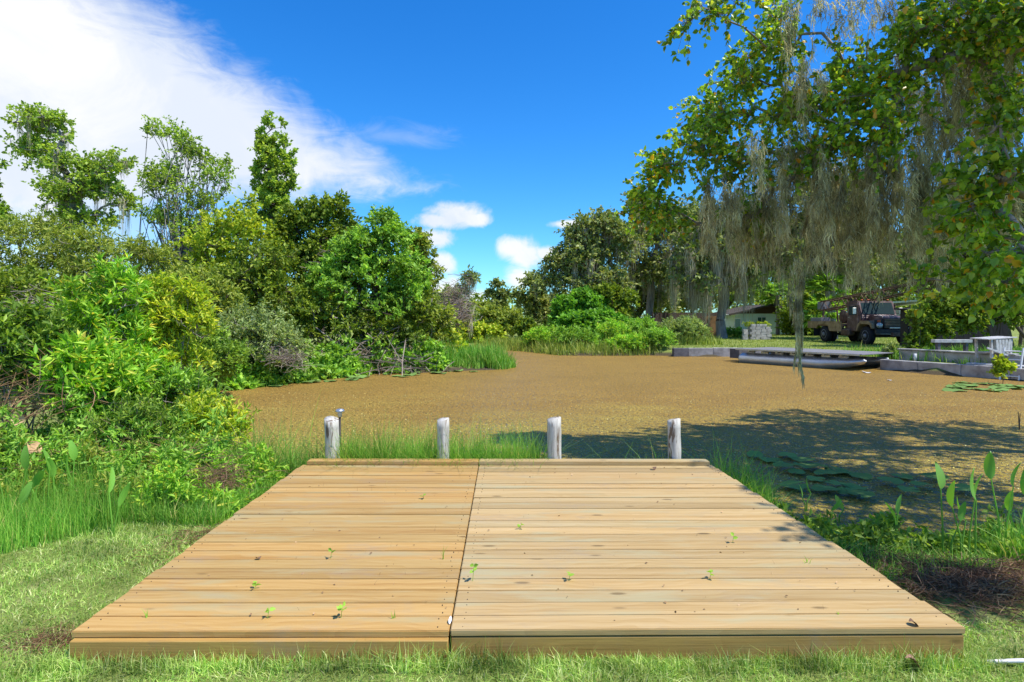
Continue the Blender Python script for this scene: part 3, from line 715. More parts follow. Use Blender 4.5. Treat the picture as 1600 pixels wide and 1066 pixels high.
oaks = [
 ('live oak with mossy crown standing closest to the open sky', 50, 905, [(905, 370, 24, 22), (935, 360, 34, 26), (880, 420, 34, 26), (915, 410, 44, 34), (960, 390, 40, 40), (860, 440, 26, 18), (930, 450, 60, 30)], 51, 260, (90, 2.2, .3, 26, .045)),
 ('dense grey-green live oak second from the open sky', 54, 1000, [(1000, 330, 34, 30), (985, 380, 44, 36), (1030, 370, 44, 40), (1010, 430, 60, 36), (1060, 420, 40, 36), (1075, 350, 50, 40)], 52, 260, (130, 2.6, .3, 28, .05)),
 ('moss-draped live oak with thick leaning trunk in front of the house', 47, 1128, [(1110, 400, 60, 30), (1150, 390, 60, 36), (1090, 440, 44, 24), (1170, 430, 44, 24), (1130, 360, 70, 36), (1200, 370, 40, 40)], 53, 240, (190, 3.2, .35, 34, .05)),
 ('wide live oak with a grey forked limb behind the long moss strand', 46, 1300, [(1270, 360, 60, 40), (1330, 370, 60, 40), (1300, 410, 60, 24), (1360, 410, 44, 24), (1230, 400, 44, 30), (1300, 310, 70, 40)], 54, 260, (110, 2.8, .35, 30, .05)),
 ('dark tree standing behind the truck near the tan wall', 50, 1450, [(1420, 400, 60, 40), (1480, 380, 60, 50), (1440, 440, 60, 24), (1520, 420, 60, 44), (1560, 360, 60, 60)], 55, 240, (50, 2.2, .3, 22, .05)),
]
for lab, d, b, ls, sd, nc, ms in oaks:
    px_tree(lab, d, b, ls, 'leaf_oak', .30, .17, nc=nc, nt=7, nl=10, Rc=1.05, trunk=.36, seed=sd, group=GR, mat_bark='bark_pale', spread=1.0, up=.15, minr=.03, twig=.015, shell=.6,
            name='live_oak', moss=(ms[0], ms[1], ms[2], ms[3], ms[4], 'moss_far', 5))
# background fill of the far bank
fill = [
 ('green tree behind the board fence', 68, 1080, [(1060, 440, 40, 40), (1110, 430, 40, 40), (1080, 480, 50, 26)], 'leaf_oak', 61),
 ('shaded tree behind the house roof', 78, 1215, [(1190, 440, 44, 36), (1240, 440, 44, 40), (1160, 450, 40, 30), (1270, 460, 44, 36)], 'leaf_mid', 62),
 ('dark tree behind the rusty mast', 62, 1345, [(1310, 440, 44, 30), (1350, 440, 44, 30), (1390, 440, 40, 30), (1340, 480, 70, 24)], 'leaf_dark', 63),
 ('dark bushy tree right of the house', 56, 1245, [(1240, 490, 20, 24), (1262, 480, 22, 26), (1250, 515, 26, 20), (1275, 510, 22, 20)], 'leaf_dark', 64),
 ('dense tree far behind the fence and the leaning oak', 74, 1140, [(1110, 420, 50, 40), (1160, 430, 50, 40), (1140, 470, 60, 26)], 'leaf_mid', 66),
 ('dense tree far behind the truck cab', 70, 1300, [(1270, 430, 50, 44), (1320, 420, 50, 50), (1290, 475, 70, 26)], 'leaf_oak', 67),
 ('dense tree far behind the tan outbuilding', 74, 1420, [(1390, 430, 50, 44), (1440, 420, 50, 50), (1420, 470, 70, 30)], 'leaf_mid', 68),
 ('tree added behind the white stand at the right to shade the truck', 32, 1575, [(1460, 370, 40, 30), (1520, 340, 60, 44), (1580, 380, 60, 50), (1500, 410, 50, 30), (1570, 440, 60, 40), (1610, 330, 60, 60), (1440, 330, 40, 30)], 'leaf_dark', 69),  # added crown, placed to throw shade on the truck and darken the backdrop
 ('leafy tree filling the gap left of the fence', 58, 985, [(950, 460, 44, 26), (1000, 470, 50, 30), (1030, 480, 30, 26), (970, 500, 50, 20)], 'leaf_oak', 65),
]
for lab, d, b, ls, lf, sd in fill:
    px_tree(lab, d, b, ls, lf, .34, .19, nc=130, nt=7, nl=10, Rc=1.0, trunk=.25, seed=sd, group=GR, stems=4)
vine = [
 ('mound smothered by bright green vine with an arched top', 42, 878, [(882, 482, 11, 16), (876, 500, 13, 14), (890, 505, 12, 12)], 'leaf_vine', 71, 90),
 ('tall vine-covered bush with dark hollows beside the arched mound', 44, 915, [(908, 468, 20, 12), (925, 478, 18, 12), (905, 490, 14, 12)], 'leaf_vine', 72, 110),
 ('dark vine-covered bush under the live oaks', 45, 962, [(950, 462, 24, 12), (975, 470, 18, 12), (958, 488, 26, 14)], 'leaf_dark', 73, 120),
 ('low wide vine bank in front of the live oaks', 40, 925, [(900, 505, 26, 12), (935, 500, 26, 12), (965, 510, 20, 12), (920, 518, 40, 10)], 'leaf_vine', 74, 150),
 ('dark round bush at the mouth of the channel', 40, 825, [(822, 515, 13, 10), (832, 522, 13, 9)], 'leaf_dark', 75, 70),
 ('yellowish bush where the channel narrows', 42, 745, [(735, 520, 24, 12), (765, 525, 22, 12), (750, 532, 26, 9)], 'leaf_yellowish', 76, 90),
 ('olive scrub behind the yellowish bush', 48, 790, [(770, 498, 26, 14), (800, 500, 24, 14), (785, 515, 30, 12)], 'leaf_olive', 77, 110),
 ('pale green bush at the foot of the twiggy olive tree', 24, 690, [(690, 535, 22, 14), (705, 548, 18, 10)], 'leaf_yellowish', 78, 60),
 ('olive bush further up the channel', 58, 745, [(730, 490, 24, 12), (760, 490, 20, 12)], 'leaf_olive', 79, 80),
]
for lab, d, b, ls, lf, sd, nc in vine:
    px_tree(lab, d, b, ls, lf, .22, .15, nc=nc, nt=7, nl=12, Rc=.011 * d, trunk=.08, seed=sd, group=GR, stems=4, **SH)
shore = [
 ('bright low shrub at the left end of the far shore', 36, 850, [(850, 535, 26, 11), (838, 542, 16, 8)], 81),
 ('bright rounded shrub at the middle of the far shore', 33.5, 900, [(895, 538, 30, 13), (915, 545, 16, 8)], 82),
 ('bright shrub with tall grassy top along the far shore', 35, 955, [(955, 530, 26, 14), (940, 545, 20, 9)], 83),
 ('bright round bush beside the dark end of the sea wall', 32, 1030, [(1028, 540, 20, 13), (1012, 546, 14, 8)], 84),
 ('grey-green spreading bush on the lawn above the sea wall', 36, 1065, [(1062, 520, 30, 12), (1045, 528, 26, 10), (1082, 528, 22, 9)], 85),
 ('green bush between the shore shrubs and the board fence', 38, 995, [(995, 528, 26, 12), (1010, 520, 16, 10)], 86),
 ('lower bright shrub hanging to the water at the far shore', 32, 985, [(985, 545, 22, 9), (965, 548, 14, 6)], 87),
]
for lab, d, b, ls, sd in shore:
    ls = [(a_, b_ - 4, c_ * 1.15, d_ * 1.4) for a_, b_, c_, d_ in ls]
    px_tree(lab, d, b, ls, 'leaf_pale' if sd == 85 else ('leaf_willow' if sd % 2 else 'leaf_bright'), .17, .045, nc=90, nt=7, nl=13, Rc=.40, trunk=.05, seed=sd, group='shrubs along the far shore', stems=6, up=.9, **SH)

def far_woods():
    rng = np.random.default_rng(5); n = 200
    x = rng.uniform(-150, 130, n); y = rng.uniform(85, 125, n); h = rng.uniform(3.2, 5.8, n) + np.where(x < -40, 2.5, 0) + np.where(x > 20, 8, 0)
    C = np.repeat(np.stack([x, y, h * .55 + .2], 1), 9, 0); C += rng.normal(0, 1, C.shape) * np.repeat(np.stack([h * .28, h * .25, h * .25], 1), 9, 0)
    C[:, 2] = np.maximum(C[:, 2], .4)
    (V, T), _ = sprays(C, np.repeat([[0, 0, 1.]], len(C), 0), 1.5, 4, 7, .8, .5, rng)
    tag(link('far_woodland', tri_mesh('far_woodland', V, T), M['leaf_olive']), 'low line of woodland far beyond the channel', 'woodland', kind='stuff')
far_woods()

# ---- broad-leaved trees overhanging from the right
def over_tree():
    vis = [(1095, 22, 40, 26, 8.4), (1130, 10, 50, 18, 8.4), (1215, 85, 44, 44, 9.4), (1170, 130, 60, 40, 9.8), (1130, 190, 60, 46, 10), (1085, 235, 54, 44, 10), (1040, 265, 34, 34, 10.2), (1150, 265, 40, 34, 9.6),
           (1005, 300, 16, 26, 10.4), (1015, 340, 26, 24, 10.6), (1040, 335, 26, 24, 10.4), (1250, 175, 60, 54, 9.2), (1330, 215, 54, 36, 8.8), (1370, 150, 50, 50, 8.6), (1320, 110, 40, 40, 9.2), (1420, 110, 60, 60, 8.2), (1410, 190, 44, 36, 8.2),
           (1480, 40, 80, 44, 7.8), (1560, 60, 60, 60, 7.6), (1440, 20, 44, 26, 8.2), (1575, 150, 40, 40, 7.6), (1215, 20, 22, 16, 9.0), (1170, 340, 30, 26, 9.8), (1080, 360, 24, 18, 10.5), (1195, 240, 50, 22, 9.2), (1280, 245, 54, 20, 9.0), (1380, 240, 44, 24, 8.6), (1240, 275, 30, 14, 9.0)]
    vis = [(a, b, c, d, e * .83) for a, b, c, d, e in vis]
    lb = px_lobes(vis, 8)
    # the rest of the crown, above and to the right of the frame
    lb += [(5.4, 6.6, 6.6, 1.4, 1.2, .8), (7.2, 7.8, 6.6, 1.6, 1.4, 1.0), (7.6, 5.8, 6.0, 1.4, 1.1, .9), (9.2, 7.6, 6.4, 1.7, 1.6, 1.2), (9.4, 9.4, 6.2, 1.8, 1.5, 1.3), (6.2, 5.2, 6.6, 1.2, .9, .7), (11, 8.2, 5.6, 1.5, 1.5, 1.2),
           (6.5, 3.7, 6.2, 1.1, .7, .6), (7.8, 4.3, 6.5, 1.2, .8, .7), (5.2, 3.0, 5.6, .35, .4, .25), (5.6, 2.4, 5.4, .35, .3, .25), (8.6, 4.0, 5.6, 1.0, .7, .7)]
    make_tree('broad_leaved_tree', 'large broad-leaved tree hung with curtains of Spanish moss, reaching in from the right', 'tree',
              (8.9, 8.2, 0), (7.2, 7.7, 4.3), lb, 'leaf_near', .067, .047, nc=1180, nt=6, nl=12, Rc=.33, trunk=.14, seed=91, shape='ovate', up=.0, spread=.9, droop=.35, shell=.5, minr=.007, twig=.0035, mat_bark='bark_pale', lup=.6)
    root = bpy.data.objects['broad_leaved_tree']; bz = np.array(root.location); rng = np.random.default_rng(92)
    # moss curtains: anchors given as px column ranges at a depth, with the height they end at
    parts = []
    def curtain(x0, x1, ytop, ybot, d, n, ns=135, rd=.042, jit=.8, wob=.021):
        n = int(n * .66); d *= .83; jit *= .83
        px = rng.uniform(x0, x1, n); dd = d + rng.uniform(-jit, jit, n); yt = ytop + rng.uniform(-25, 25, n); yb = ytop + (ybot - ytop) * rng.choice([.35, .55, .75, 1.0, 1.15], n) + rng.normal(0, 12, n)
        P = np.stack([(px - CX) * dd / F, dd, CZ - (yt - HY) * dd / F], 1); ln = np.maximum(.2, (yb - yt) * dd / F)
        # each hank is a swaying rope of short curls
        m = n * ns; s = rng.random(m) ** .85; A = np.repeat(P, ns, 0); l = np.repeat(ln, ns); r = np.repeat(rd * rng.uniform(.5, 1.3, n), ns)
        ph = np.repeat(rng.uniform(0, 6.28, n), ns); sw = np.repeat(rng.uniform(.02, .07, n), ns)
        A[:, 0] += sw * np.sin(ph + s * l * 3.1) + rng.normal(0, 1, m) * r * (1 - .75 * s); A[:, 1] += sw * np.cos(ph * 2 + s * l * 2.3) + rng.normal(0, 1, m) * r * (1 - .75 * s); A[:, 2] -= s * l * .85
        cl = rng.uniform(.06, .22, m) * np.minimum(1, l * 1.4); K = 4; t = np.linspace(0, 1, K)
        pt = A[:, None].repeat(K, 1); pt[..., 2] -= cl[:, None] * t; wk = np.cumsum(rng.normal(0, wob, (m, K, 3)), 1); wk[:, 0] = 0; pt += wk
        parts.append(ribbons(pt, .0115 * rng.uniform(.6, 1.4, m), rng))
    curtain(1105, 1200, 290, 400, 9.8, 34); curtain(1170, 1290, 215, 400, 9.5, 56); curtain(1260, 1400, 240, 430, 9.2, 66); curtain(1380, 1450, 230, 400, 8.8, 30)
    curtain(1225, 1400, -10, 85, 9.0, 40, 56); curtain(1230, 1300, 100, 200, 9.3, 14); curtain(1450, 1600, 60, 230, 8.8, 56); curtain(1440, 1600, 150, 330, 9.2, 50); curtain(1420, 1600, 280, 450, 9.8, 50); curtain(1400, 1600, 0, 180, 10, 60); curtain(1380, 1600, 120, 330, 10.6, 60)
    curtain(1090, 1130, 320, 390, 10, 10); curtain(1300, 1440, 300, 450, 9.8, 40); curtain(1150, 1300, 300, 430, 10.2, 44)
    curtain(1238, 1250, 390, 500, 9.0, 6, 90, .03, .1, .012); curtain(1246, 1250, 440, 560, 9.0, 7, 90, .014, .03, .007); curtain(1249, 1251, 500, 592, 9.0, 6, 90, .008, .02, .004)
    V, T = cat_mesh(parts); o = link('hanging_moss', tri_mesh('hanging_moss', V - bz, T), M['moss'], root); o['kind'] = 'stuff'
    o['label'] = 'grey-brown curtains of Spanish moss'
    lb = px_lobes([(1500, 300, 60, 30, 6.3), (1560, 225, 40, 44, 6.1), (1460, 345, 44, 26, 6.4), (1540, 330, 50, 36, 6.1), (1480, 260, 30, 26, 6.4), (1440, 350, 30, 14, 6.5), (1580, 290, 40, 40, 6.0), (1560, 400, 50, 44, 6.0), (1490, 400, 44, 26, 6.3), (1450, 380, 34, 18, 6.4),
                   (1590, 455, 44, 30, 6.0), (1530, 450, 50, 28, 6.1), (1480, 445, 34, 24, 6.3), (1540, 190, 26, 26, 6.4), (1600, 360, 40, 60, 5.9)], 6)
    lb += [(5.9, 5.9, 4.6, .9, .8, .7), (6.6, 5.6, 3.6, .8, .8, .9), (6.0, 6.6, 5.2, 1.0, .8, .8)]
    make_tree('broad_leaved_tree', 'low bough of large heart-shaped leaves, some yellow, hanging at the right edge', 'tree', (6.5, 6.1, 0), (5.9, 6.1, 3.0), lb, 'leaf_near', .080, .062,
              nc=115, nt=6, nl=10, Rc=.36, trunk=.11, seed=93, shape='ovate', up=-.1, spread=.9, droop=.4, shell=.6, minr=.006, twig=.003, mat_bark='bark_pale', lup=.5)
over_tree()
# ------------------------------------------------------------------ grasses and bank plants
def scatter_poly(poly, n, rng):
    poly = np.asarray(poly, float); lo, hi = poly.min(0), poly.max(0); out = np.zeros((0, 2))
    while len(out) < n:
        p = rng.uniform(lo, hi, (n * 2, 2)); ins = np.zeros(len(p), bool); m = len(poly)
        for i in range(m):
            a, b = poly[i], poly[(i + 1) % m]; c = (a[1] > p[:, 1]) != (b[1] > p[:, 1])
            with np.errstate(divide='ignore', invalid='ignore'): ins ^= c & (p[:, 0] < (b[0] - a[0]) * (p[:, 1] - a[1]) / (b[1] - a[1] + 1e-12) + a[0])
        out = np.concatenate([out, p[ins]])
    return out[:n]
def off_deck(p, m=.0):
    return ~((p[:, 0] > -2.13 + m) & (p[:, 0] < 2.17 - m) & (p[:, 1] > 2.875 + m) & (p[:, 1] < 6.2))
def vnoise(p, s, seed=0):
    q = p * s; return .5 + .25 * (np.sin(q[:, 0] * 1.7 + seed + 1.3 * np.sin(q[:, 1] * 1.1 + seed)) + np.sin(q[:, 1] * 2.1 - seed + 1.7 * np.sin(q[:, 0] * .9)))
def grass(name, label, poly, n, h, w, mat, seed, lean=.5, k=3, keep=None, bend=1.0, hvar=.35, wet=-.34, even=False):
    rng = np.random.default_rng(seed); p = scatter_poly(poly, int(n * DEN), rng)
    p = p[off_deck(p)]
    if keep is not None: p = p[keep(p, rng)]
    z = gz(p[:, 0], p[:, 1]); ok = z > wet; p, z = p[ok], z[ok]
    hh = h * np.clip(rng.normal(1, hvar, len(p)), .25, 2.2) * (1.0 if even else (.65 + .7 * vnoise(p, 2.2, seed)))
    V, T = blades(p, z - .008, hh, w * rng.uniform(.6, 1.4, len(p)), rng, lean, k, bend)
    return tag(link(name, tri_mesh(name, V, T), M[mat]), label, 'grass', kind='stuff')
lawnL = [(-4.6, 2.0), (-1.9, 2.0), (-1.9, 5.4), (-2.5, 5.6), (-3.6, 4.4), (-4.9, 4.3)]
lawnF = [(-2.6, 2.1), (2.7, 2.1), (4.4, 3.0), (3.6, 3.3), (2.1, 3.2), (2.0, 2.95), (-2.3, 2.95)]
grass('lawn_grass', 'short pale green mown lawn in front of the deck', lawnF, 62000, .036, .0056, 'grass_lawn', 201, lean=1.1, k=2)
grass('lawn_grass', 'short pale green mown lawn left of the deck', lawnL, 52000, .038, .0066, 'grass_lawn', 202, lean=1.1, k=2)
grass('lawn_fringe', 'longer unmown grass along the foot of the front beam', [(-2.25, 2.74), (2.3, 2.76), (2.3, 2.87), (-2.25, 2.835)], 5200, .075, .005, 'grass_lawn', 217, lean=.8, k=2)
grass('tall_grass', 'tall fine bright green grass on the left bank', [(-6.6, 4.3), (-3.55, 4.15), (-2.75, 4.9), (-2.9, 5.9), (-6.8, 6.2)], 36000, .23, .0055, 'grass_tall', 203, lean=.35, k=2)
grass('tall_grass', 'dense low green weeds along the left side of the deck', [(-3.2, 4.75), (-2.3, 4.6), (-2.2, 6.2), (-3.6, 6.6)], 15000, .13, .007, 'grass_tall', 204, lean=.7, k=2)
grass('bank_grass', 'coarse grass growing on the bank behind the deck, left of the first post', [(-4.2, 6.2), (-1.7, 6.2), (-1.7, 6.75), (-4.2, 7.5)], 7500, .46, .009, 'grass_tall', 205, lean=.5, wet=-.55)
grass('bank_grass', 'coarse grass growing between the posts behind the deck', [(-1.9, 6.30), (.30, 6.28), (.30, 6.46), (-1.9, 6.5)], 6500, .66, .010, 'grass_tall', 206, lean=.45, hvar=.22, even=True, wet=-.9)
grass('bank_grass', 'small grass tuft behind the deck between the third and fourth posts', [(1.12, 6.3), (1.75, 6.3), (1.75, 6.5), (1.12, 6.5)], 420, .52, .010, 'grass_tall', 207, lean=.5, wet=-.9)
grass('bank_grass', 'clump of coarse grass at the far right corner of the deck', [(2.12, 5.5), (2.6, 5.5), (2.75, 6.5), (2.1, 6.6)], 1700, .40, .010, 'grass_tall', 208, lean=.7, wet=-.8)
grass('bank_weeds', 'green weeds around the tall water plants on the right bank', [(3.5, 4.2), (6.2, 4.3), (6.6, 5.9), (4.6, 5.3), (3.6, 4.8)], 12000, .26, .010, 'grass_tall', 209, lean=.6, wet=-.6, k=2)
grass('bank_weeds', 'thin dark weeds on the muddy bank right of the deck', [(2.2, 3.6), (3.2, 3.9), (3.6, 4.8), (2.6, 5.2), (2.2, 5.0)], 5200, .11, .007, 'grass_tall', 210, lean=.8, wet=-.5, k=2)
grass('spit_grass', 'bright green reeds on the low spit reaching into the pond', [(-3.6, 21.5), (-.2, 22.4), (.15, 23.4), (-.3, 24.9), (-3.4, 27.2)], 7000, .50, .035, 'grass_tall', 211, lean=.4, wet=-.7)
grass('bank_reeds', 'strip of green reeds and leaves along the foot of the left thicket', [(-8.3, 15), (-7.4, 16.0), (-4.9, 20.6), (-2.4, 21.5), (-2.5, 23.0), (-5.5, 21.8), (-9, 17)], 6000, .34, .05, 'grass_tall', 212, lean=.6, wet=-.7)
grass('far_lawn', 'sunlit lawn around the truck and the block stack on the far bank', [(7.6, 30.4), (11.7, 30.45), (13.7, 30.0), (14.1, 22.6), (28, 24), (44, 60), (8, 58), (6.5, 40)], 60000, .075, .034, 'grass_far', 213, lean=.7, k=1)
grass('shore_grass', 'tall bright grass along the far shore under the vine bank', [(.6, 34.8), (2.3, 31.0), (5, 30.7), (8.0, 31.0), (8.2, 36), (6, 40), (-1, 40), (-2.9, 38.7)], 10000, .42, .045, 'grass_far', 214, lean=.35, wet=-.6)
grass('shore_grass', 'long grass at the foot of the fence beside the spreading bush', [(6.5, 34), (12.5, 35), (14.5, 48), (7, 50)], 8000, .42, .045, 'grass_far', 215, lean=.4)
grass('bank_weeds', 'dark weeds on top of the stepped wall', [(14.4, 22.6), (15.9, 19.2), (24, 21), (24, 27), (15, 27)], 9000, .30, .03, 'grass_tall', 216, lean=.5)

def straw(name, label, c, rx, ry, rz, n, ln, w, mat, seed, cat='dead plants', dirv=None):
    rng = np.random.default_rng(seed)
    p = rng.normal(0, .5, (n, 3)) * [rx, ry, rz]; p[:, 2] = np.abs(p[:, 2]); p += c
    p[:, 2] += gz(p[:, 0], p[:, 1]) - gz(c[0], c[1])
    if c[1] < 4.2 and c[0] > 0: p[:, 0] = np.where(p[:, 0] < 2.32, 2.32 + np.abs(rng.normal(0, .25, n)), p[:, 0])
    d = unit(rng.normal(0, 1, (n, 3)) * [1, 1, .3 if 'grass' in name else .45] + (np.array(dirv) if dirv is not None else 0)); L = ln * rng.uniform(.4, 1.3, n)
    t = np.linspace(-.5, .5, 5); P = p[:, None] + d[:, None] * (L[:, None] * t)[..., None] + np.cumsum(rng.normal(0, ln * .05, (n, 5, 3)), 1)
    a = ribbons(P, w, rng, taper=False); b = ribbons(P, w, rng, taper=False, axis=np.tile([0, 0, 1.], (n, 1)))
    V, T = cat_mesh([a, b]); return tag(link(name, tri_mesh(name, V, T), M[mat]), label, cat, kind='stuff')
straw('dead_stalks', 'heap of brown dead stalks leaning at the left edge', W(40, 640, 6.6), .8, .5, .4, 170, .7, .009, 'dead', 221, dirv=(.9, .1, .55))
straw('dead_stalks', 'tangle of thin dead stems under the left shrubs', W(190, 740, 5.9), 1.2, .5, .3, 420, .4, .005, 'dead', 222)
straw('dead_sedge', 'dry purplish brown clump of dead weeds beside the deck', W(338, 775, 5.3), .24, .2, .30, 800, .16, .0035, 'dead_brown', 223)
straw('dead_grass', 'brown heap of dead grass on the right bank near the deck corner', G(1480, 915, 0) + [.1, .1, .0], .5, .45, .06, 2300, .15, .0035, 'dead_brown', 224)
straw('dead_grass', 'pale straw scattered at the edge of the brown heap', G(1560, 900, 0), .8, .6, .06, 1400, .16, .005, 'dead', 225)
straw('dead_grass', 'pale clippings lying at the left front corner of the deck', G(95, 1005, 0), .22, .12, .03, 800, .10, .003, 'dead', 226)
straw('dead_grass', 'brown thatch along the left side of the deck', G(300, 850, 0), .30, .55, .04, 900, .12, .004, 'dead', 227)
straw('dead_twigs', 'tangle of bare grey twigs at the far left of the thicket', W(60, 505, 12), .7, .4, .5, 120, .8, .010, 'dead_grey', 228)
straw('dead_twigs', 'pale dead twigs at the foot of the rounded grey-green bush', W(445, 565, 16.8), .5, .5, .4, 200, .7, .011, 'dead_grey', 229)
straw('dead_twigs', 'bare fallen branches at the water edge under the bright green tree', W(600, 570, 21), 1.4, .8, .6, 160, 1.8, .03, 'dead_grey', 230)
straw('dead_twigs', 'bare grey twigs beside the pale tree at the channel', W(712, 500, 31), .7, .6, 1.6, 500, 1.2, .02, 'dead_grey', 231)
straw('dead_twigs', 'grey twigs showing in the dark crown of the left thicket', W(520, 430, 23), .7, .4, .7, 60, 1.4, .025, 'dead_grey', 232)

def undergrowth(name, label, poly, n, hmax, L, Wd, mat, seed, upb=.6):
    """a tangle of small leafy sprays rising in uneven tufts"""
    rng = np.random.default_rng(seed); p = scatter_poly(poly, n, rng); p = p[off_deck(p, -.05)]; nz = vnoise(p, 3.1, seed) * vnoise(p, 7.3, seed + 2) * 2
    z = gz(p[:, 0], p[:, 1]); h = hmax * np.clip(nz, .1, 1.3) * rng.uniform(.3, 1, len(p)); C = np.stack([p[:, 0], p[:, 1], z + h], 1)
    (V, T), (a, b) = sprays(C, np.tile([0, 0, 1.], (len(C), 1)), .10, 3, 5, L, Wd, rng, up=upb, spread=.8, droop=.15)
    foot = C.copy(); foot[:, 2] = z - .03; foot[:, :2] += rng.normal(0, .04, (len(C), 2))
    S = ribbons(np.stack([foot, C], 1), .006, rng)
    V, T = cat_mesh([(V, T), S]); tag(link(name, tri_mesh(name, V, T), M[mat]), label, 'undergrowth', kind='stuff')
undergrowth('undergrowth', 'mixed small green weeds on the bank below the left shrubs', [(-6.8, 5.4), (-3.0, 5.2), (-2.5, 6.2), (-3.4, 7.1), (-6.8, 7.4)], 2300, .62, .07, .022, 'leaf_bright', 241)
undergrowth('undergrowth', 'yellow-green weeds along the left edge of the deck', [(-3.3, 4.9), (-2.35, 4.8), (-2.25, 6.5), (-3.6, 7.2)], 900, .30, .06, .018, 'leaf_willow', 242)
undergrowth('undergrowth', 'dull green weeds mixed with dead stems on the left bank', [(-6.8, 5.2), (-3.2, 4.9), (-2.7, 5.8), (-6.8, 6.6)], 1500, .40, .06, .018, 'leaf_olive', 243)
undergrowth('undergrowth', 'broad little weeds under the tall water plants of the right bank', [(2.5, 4.2), (5.5, 4.2), (6.4, 5.9), (4.4, 5.2), (2.7, 4.9)], 620, .20, .06, .024, 'leaf_mid', 244)
undergrowth('undergrowth', 'leafy green strip at the water line of the left thicket', [(-8.2, 15.2), (-7.2, 16.0), (-4.8, 20.4), (-2.4, 21.4), (-2.6, 22.6), (-5.5, 21.6), (-9, 17)], 1500, .8, .17, .08, 'leaf_bright', 245)
undergrowth('undergrowth', 'floating and creeping weeds between the deck side and the lily pads', [(2.25, 4.3), (3.7, 4.5), (4.4, 5.3), (3.2, 5.5), (2.45, 5.8)], 620, .22, .06, .03, 'leaf_mid', 247)
def deck_litter():
    rng = np.random.default_rng(246); n = 120; y = 2.95 + 3.1 * rng.random(n); x = rng.uniform(-2.0, 1.95, n)
    a = rng.uniform(0, 6.28, n); D = unit(np.stack([np.cos(a), np.sin(a), rng.uniform(0, .5, n)], 1)); s = rng.uniform(.008, .022, n)
    A = leaf_geo(np.stack([x, y, np.full(n, ZD + .004)], 1), D, s, s * .6, rng)
    m = 70; y = 2.93 + .1423 * rng.integers(0, 22, m); x = rng.uniform(-2.0, 2.0, m); B = blades(np.stack([x, y], 1), np.full(m, ZD - .01), rng.uniform(.02, .07, m), .0022, rng, .6, 2)
    V, T = cat_mesh([A, B]); tag(link('deck_litter', tri_mesh('deck_litter', V, T), M['dead']), 'scattered dry bits, seeds and thin stems on the deck', 'litter', kind='stuff')
deck_litter()

def arrow_leaf_me(L=.2, Wd=.085, cup=.25, seed=0):
    """broad lance-shaped blade, base at the origin, rising along +z, folded along the midrib"""
    rng = np.random.default_rng(seed); m = 9; V = []
    for i in range(m):
        t = i / (m - 1); w = Wd * (math.sin(math.pi * min(1, t * .86 + .14)) ** .8) * (1 if t < 1 else 0)
        if i == 0: w = Wd * .25
        b = -.22 * L * t ** 2
        V += [(-w / 2, b + cup * w * .5, L * t), (0, b, L * t), (w / 2, b + cup * w * .5, L * t)]
    T = []
    for i in range(m - 1):
        a = 3 * i
        T += [(a, a + 1, a + 4), (a, a + 4, a + 3), (a + 1, a + 2, a + 5), (a + 1, a + 5, a + 4)]
    return tri_mesh('leaf', np.array(V), np.array(T), True)
LEAFM = [arrow_leaf_me(.21, .068, .25, 0), arrow_leaf_me(.23, .08, .4, 1), arrow_leaf_me(.19, .045, .5, 2)]
for q in LEAFM: q.materials.append(M['leaf_broad'])
def water_plant(label, loc, stalks, seed, group):
    """stalks: (dx, dy, top height, leaf index, scale, lean)"""
    t = empty('water_plant', loc, 0, label, 'plant', group); t.scale = (.88, .88, .88); rng = np.random.default_rng(seed)
    for dx, dy, h, li, s, lean in stalks:
        a = rng.uniform(0, 6.28); pts = np.array([[dx * .4, dy * .4, -.1], [dx * .6, dy * .6, h * .4], [dx + lean * h * .3, dy, h]])
        V, T = tubes(pts[:-1], pts[1:], [.008, .007], [.007, .0045], 6)
        link('stalk', tri_mesh('stalk', V, T, True), M['leaf_broad'], t)
        o = link('leaf', LEAFM[li], None, t, tuple(pts[-1])); o.scale = (s, s, s)
        o.rotation_euler = (rng.uniform(-.5, .3), lean * .8 + rng.uniform(-.15, .15), a)
GP = 'arrow-leaved plants on the right bank'
def wp(px, py, z=-.1): return tuple(G(px, py, z))
water_plant('tall water plant with one broad upright leaf, standing apart at the left of its clump', wp(1473, 868), [(.0, .0, .56, 1, 1.0, -.1), (.10, -.03, .30, 0, .8, .3)], 1, GP)
water_plant('water plant with several broad leaves in the middle of the right bank clump', wp(1508, 872), [(-.05, .02, .42, 1, 1.0, -.35), (.06, 0, .50, 0, 1.0, .15), (.0, .05, .30, 0, .9, .5)], 2, GP)
water_plant('water plant with a narrow folded leaf in front of the right bank clump', wp(1524, 876), [(.0, 0, .50, 2, 1.35, .05)], 3, GP)
water_plant('tallest water plant of the right bank, with two broad leaves held high', wp(1568, 862), [(-.06, .0, .62, 1, 1.05, -.25), (.06, .02, .55, 1, .95, .25), (.1, -.05, .28, 0, 1.0, .7)], 4, GP)
water_plant('low water plant cut by the right edge of the picture', wp(1592, 850), [(.05, 0, .36, 0, 1.2, .5), (-.03, .03, .28, 0, 1.1, -.4), (.12, .1, .40, 1, 1.1, .3)], 5, GP)
water_plant('small two-leaved water plant between lily pads and deck', wp(1308, 812, -.22), [(-.03, 0, .10, 0, .8, -1.0), (.04, 0, .11, 0, .85, .9)], 6, GP)
water_plant('small leaning water plant close to the deck edge', wp(1258, 795, -.22), [(.0, 0, .13, 0, .8, -.9), (.06, .05, .16, 2, 1.0, .7)], 7, GP)
water_plant('slender water plant halfway along the shaded bank', wp(1400, 850, -.2), [(.0, 0, .28, 2, 1.0, .2), (.05, .05, .22, 2, .9, -.4)], 8, GP)
GPL = 'arrow-leaved plants on the left bank'
